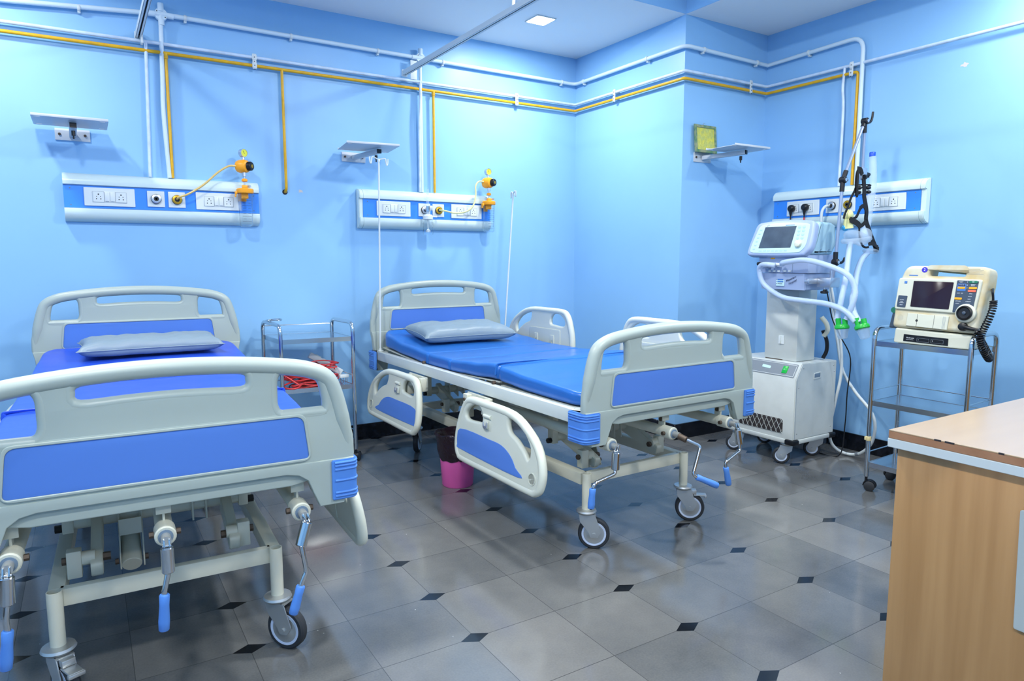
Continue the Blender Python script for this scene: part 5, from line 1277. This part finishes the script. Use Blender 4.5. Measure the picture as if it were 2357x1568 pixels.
for j, w in enumerate((.05, .065, .06, .05, .066)): MB().bx(.315, .315+w, .372-.006*j-.0005, .372-.006*j+.0005, -.0006, .0003, M=DT).build('print_line', m_gpr, bo)
MB().bx(.052, .094, .336, .341, -.0002, .0008, M=DT).build('name_print', m_bk, bo)
pl = MB().lathe([(.019, 0), (.020, .004), (.018, .018), (.012, .022)], DT @ Vector((.330, .105, -.002)), DT.to_3x3() @ Vector((0, 0, 1)), 22).tube([DT @ Vector(q) for q in ((.335, .105, .010), (.352, .101, .014), (.375, .097, .014), (.398, .095, .008))], .010, 10, 5, radf=lambda i, m: 1.1-.35*i/m).build('cable_plug', m_black, bo)
pdl = MB().plate(round_poly([(-.030, .075), (.006, .078), (.006, .285), (-.006, .285)], .006), [], .11, .006, DT @ Matrix.Translation((0, 0, -.085))).build('side_paddle_case', m_key, t)
MB().lathe([(.015, 0), (.015, .003), (.012, .003)], DT @ Vector((-.014, .165, -.030)), DT.to_3x3() @ Vector((0, 0, 1)), 20).build('green_mark', m_gk, pdl)
# coiled cable
def coil(axis_pts, R, r, turns):
    P = cat_rom(axis_pts, 40); n = turns*14; out = []; prev = None
    for i in range(n+1):
        f = i/n*(len(P)-1); j = min(int(f), len(P)-2); c = P[j].lerp(P[j+1], f-j); tg = (P[min(j+1, len(P)-1)]-P[max(j-1, 0)]).normalized()
        if prev is None: x, y, _ = basis(tg)
        else: x = (prev-tg*prev.dot(tg)).normalized(); y = tg.cross(x)
        prev = x; a = 2*PI*i/14; out.append(c+(x*math.cos(a)+y*math.sin(a))*R)
    return MB().tube(out, r, 7, 1)
t = thing('coiled_cable', 'black coiled cable hanging from the right side of the defibrillator', 'cable', (3.45, -2.90, .90), world=True)
MB().tube([(3.50, -2.858, 1.060), (3.47, -2.875, 1.066), (3.435, -2.888, 1.060), (3.435, -2.892, 1.035), (3.440, -2.892, 1.012)], .005, 8, 5).build('cable_lead', m_black, t)
coil([(3.440, -2.893, 1.015), (3.436, -2.894, .98), (3.41, -2.892, .93), (3.385, -2.885, .885), (3.375, -2.88, .845)], .013, .0032, 17).build('upper_coil', m_black, t)
coil([(3.375, -2.878, .850), (3.39, -2.882, .81), (3.42, -2.886, .775), (3.445, -2.890, .752), (3.455, -2.888, .762), (3.43, -2.880, .80), (3.40, -2.874, .835), (3.375, -2.865, .870)], .013, .0032, 30).build('lower_coil', m_black, t)
MB().tube([(3.392, -2.852, .882), (3.38, -2.862, .880), (3.374, -2.866, .872)], .006, 8, 4).build('cable_lead', m_black, t)

# ------------------------------------------------------------------ desk
DX, DY = 1.786, -3.370
t = thing('desk', 'beech laminate desk with pale edging in the right foreground', 'desk', (2.4, -4.0, 0), world=True)
MB().bx(DX, 3.4, DY, -4.75, .748, .7515, .0008, 1).build('desktop', m_top, t)
MB().bx(DX, 3.4, DY, -4.75, .729, .748, .0012, 1).build('brown_edging', m_deskE, t)
MB().bx(DX-.001, 3.4, DY+.001, -4.75, .705, .7288, .0015, 1).build('white_edging', m_deskW, t)
MB().bx(DX+.024, DX+.044, DY-.014, -4.72, 0, .705, .001).build('side_panel', m_wood, t)
MB().bx(DX+.044, 3.38, DY-.022, DY-.040, .12, .705, .001).build('modesty_panel', m_wood, t)
MB().bx(3.36, 3.38, DY-.014, -4.72, 0, .705, .001).build('side_panel', m_wood, t)
for x, w in ((DX-.0002, .07), (DX-.0002, .03)):
    pass
for y, l in ((-3.485, .016), (-3.510, .022), (-3.628, .012)): MB().bx(DX-.0006, DX+.0015, y, y-l, .7478, .7518).build('edge_chip', m_grill, t)
o = MB().plate(round_poly([(3.682, .337), (3.96, .337), (3.96, .625), (3.675, .625)], .006), [], .008, .002, Matrix(((0, 0, -1, DX+.018), (-1, 0, 0, 0), (0, 1, 0, 0), (0, 0, 0, 1)))).build('pale_board', m_notice, origin=(DX+.018, -3.8, .34))
tag(o, 'pale grey board fixed to the desk side at the right edge', 'board')

# ------------------------------------------------------------------ small paint flakes on the walls
def flake(name, label, c, plane, sz, m, seed):
    r = random.Random(seed); pts = []
    for i in range(11):
        a = 2*PI*i/11; q = sz*(.45+.55*r.random()); pts.append((q*math.cos(a)*1.25, q*math.sin(a)*.75))
    Mx = (Matrix(((1, 0, 0, c[0]), (0, 0, -1, c[1]), (0, 1, 0, c[2]), (0, 0, 0, 1))) if plane == 'y' else Matrix(((0, 0, -1, c[0]), (-1, 0, 0, c[1]), (0, 1, 0, c[2]), (0, 0, 0, 1))))
    o = MB().prism(pts, .0008, Mx).build(name, m, origin=c); tag(o, label, 'paint chip')
m_flake = mat('bare_plaster', srgb(206, 200, 196), .8)
flake('paint_chip', 'small bare patch in the wall paint right of the yellow pipe stub', (1.165, 0, 1.622), 'y', .016, m_flake, 3)
flake('paint_chip', 'pale chip in the right wall paint below the white gas pipe', (XC, -2.40, 2.235), 'x', .022, m_flake, 9)
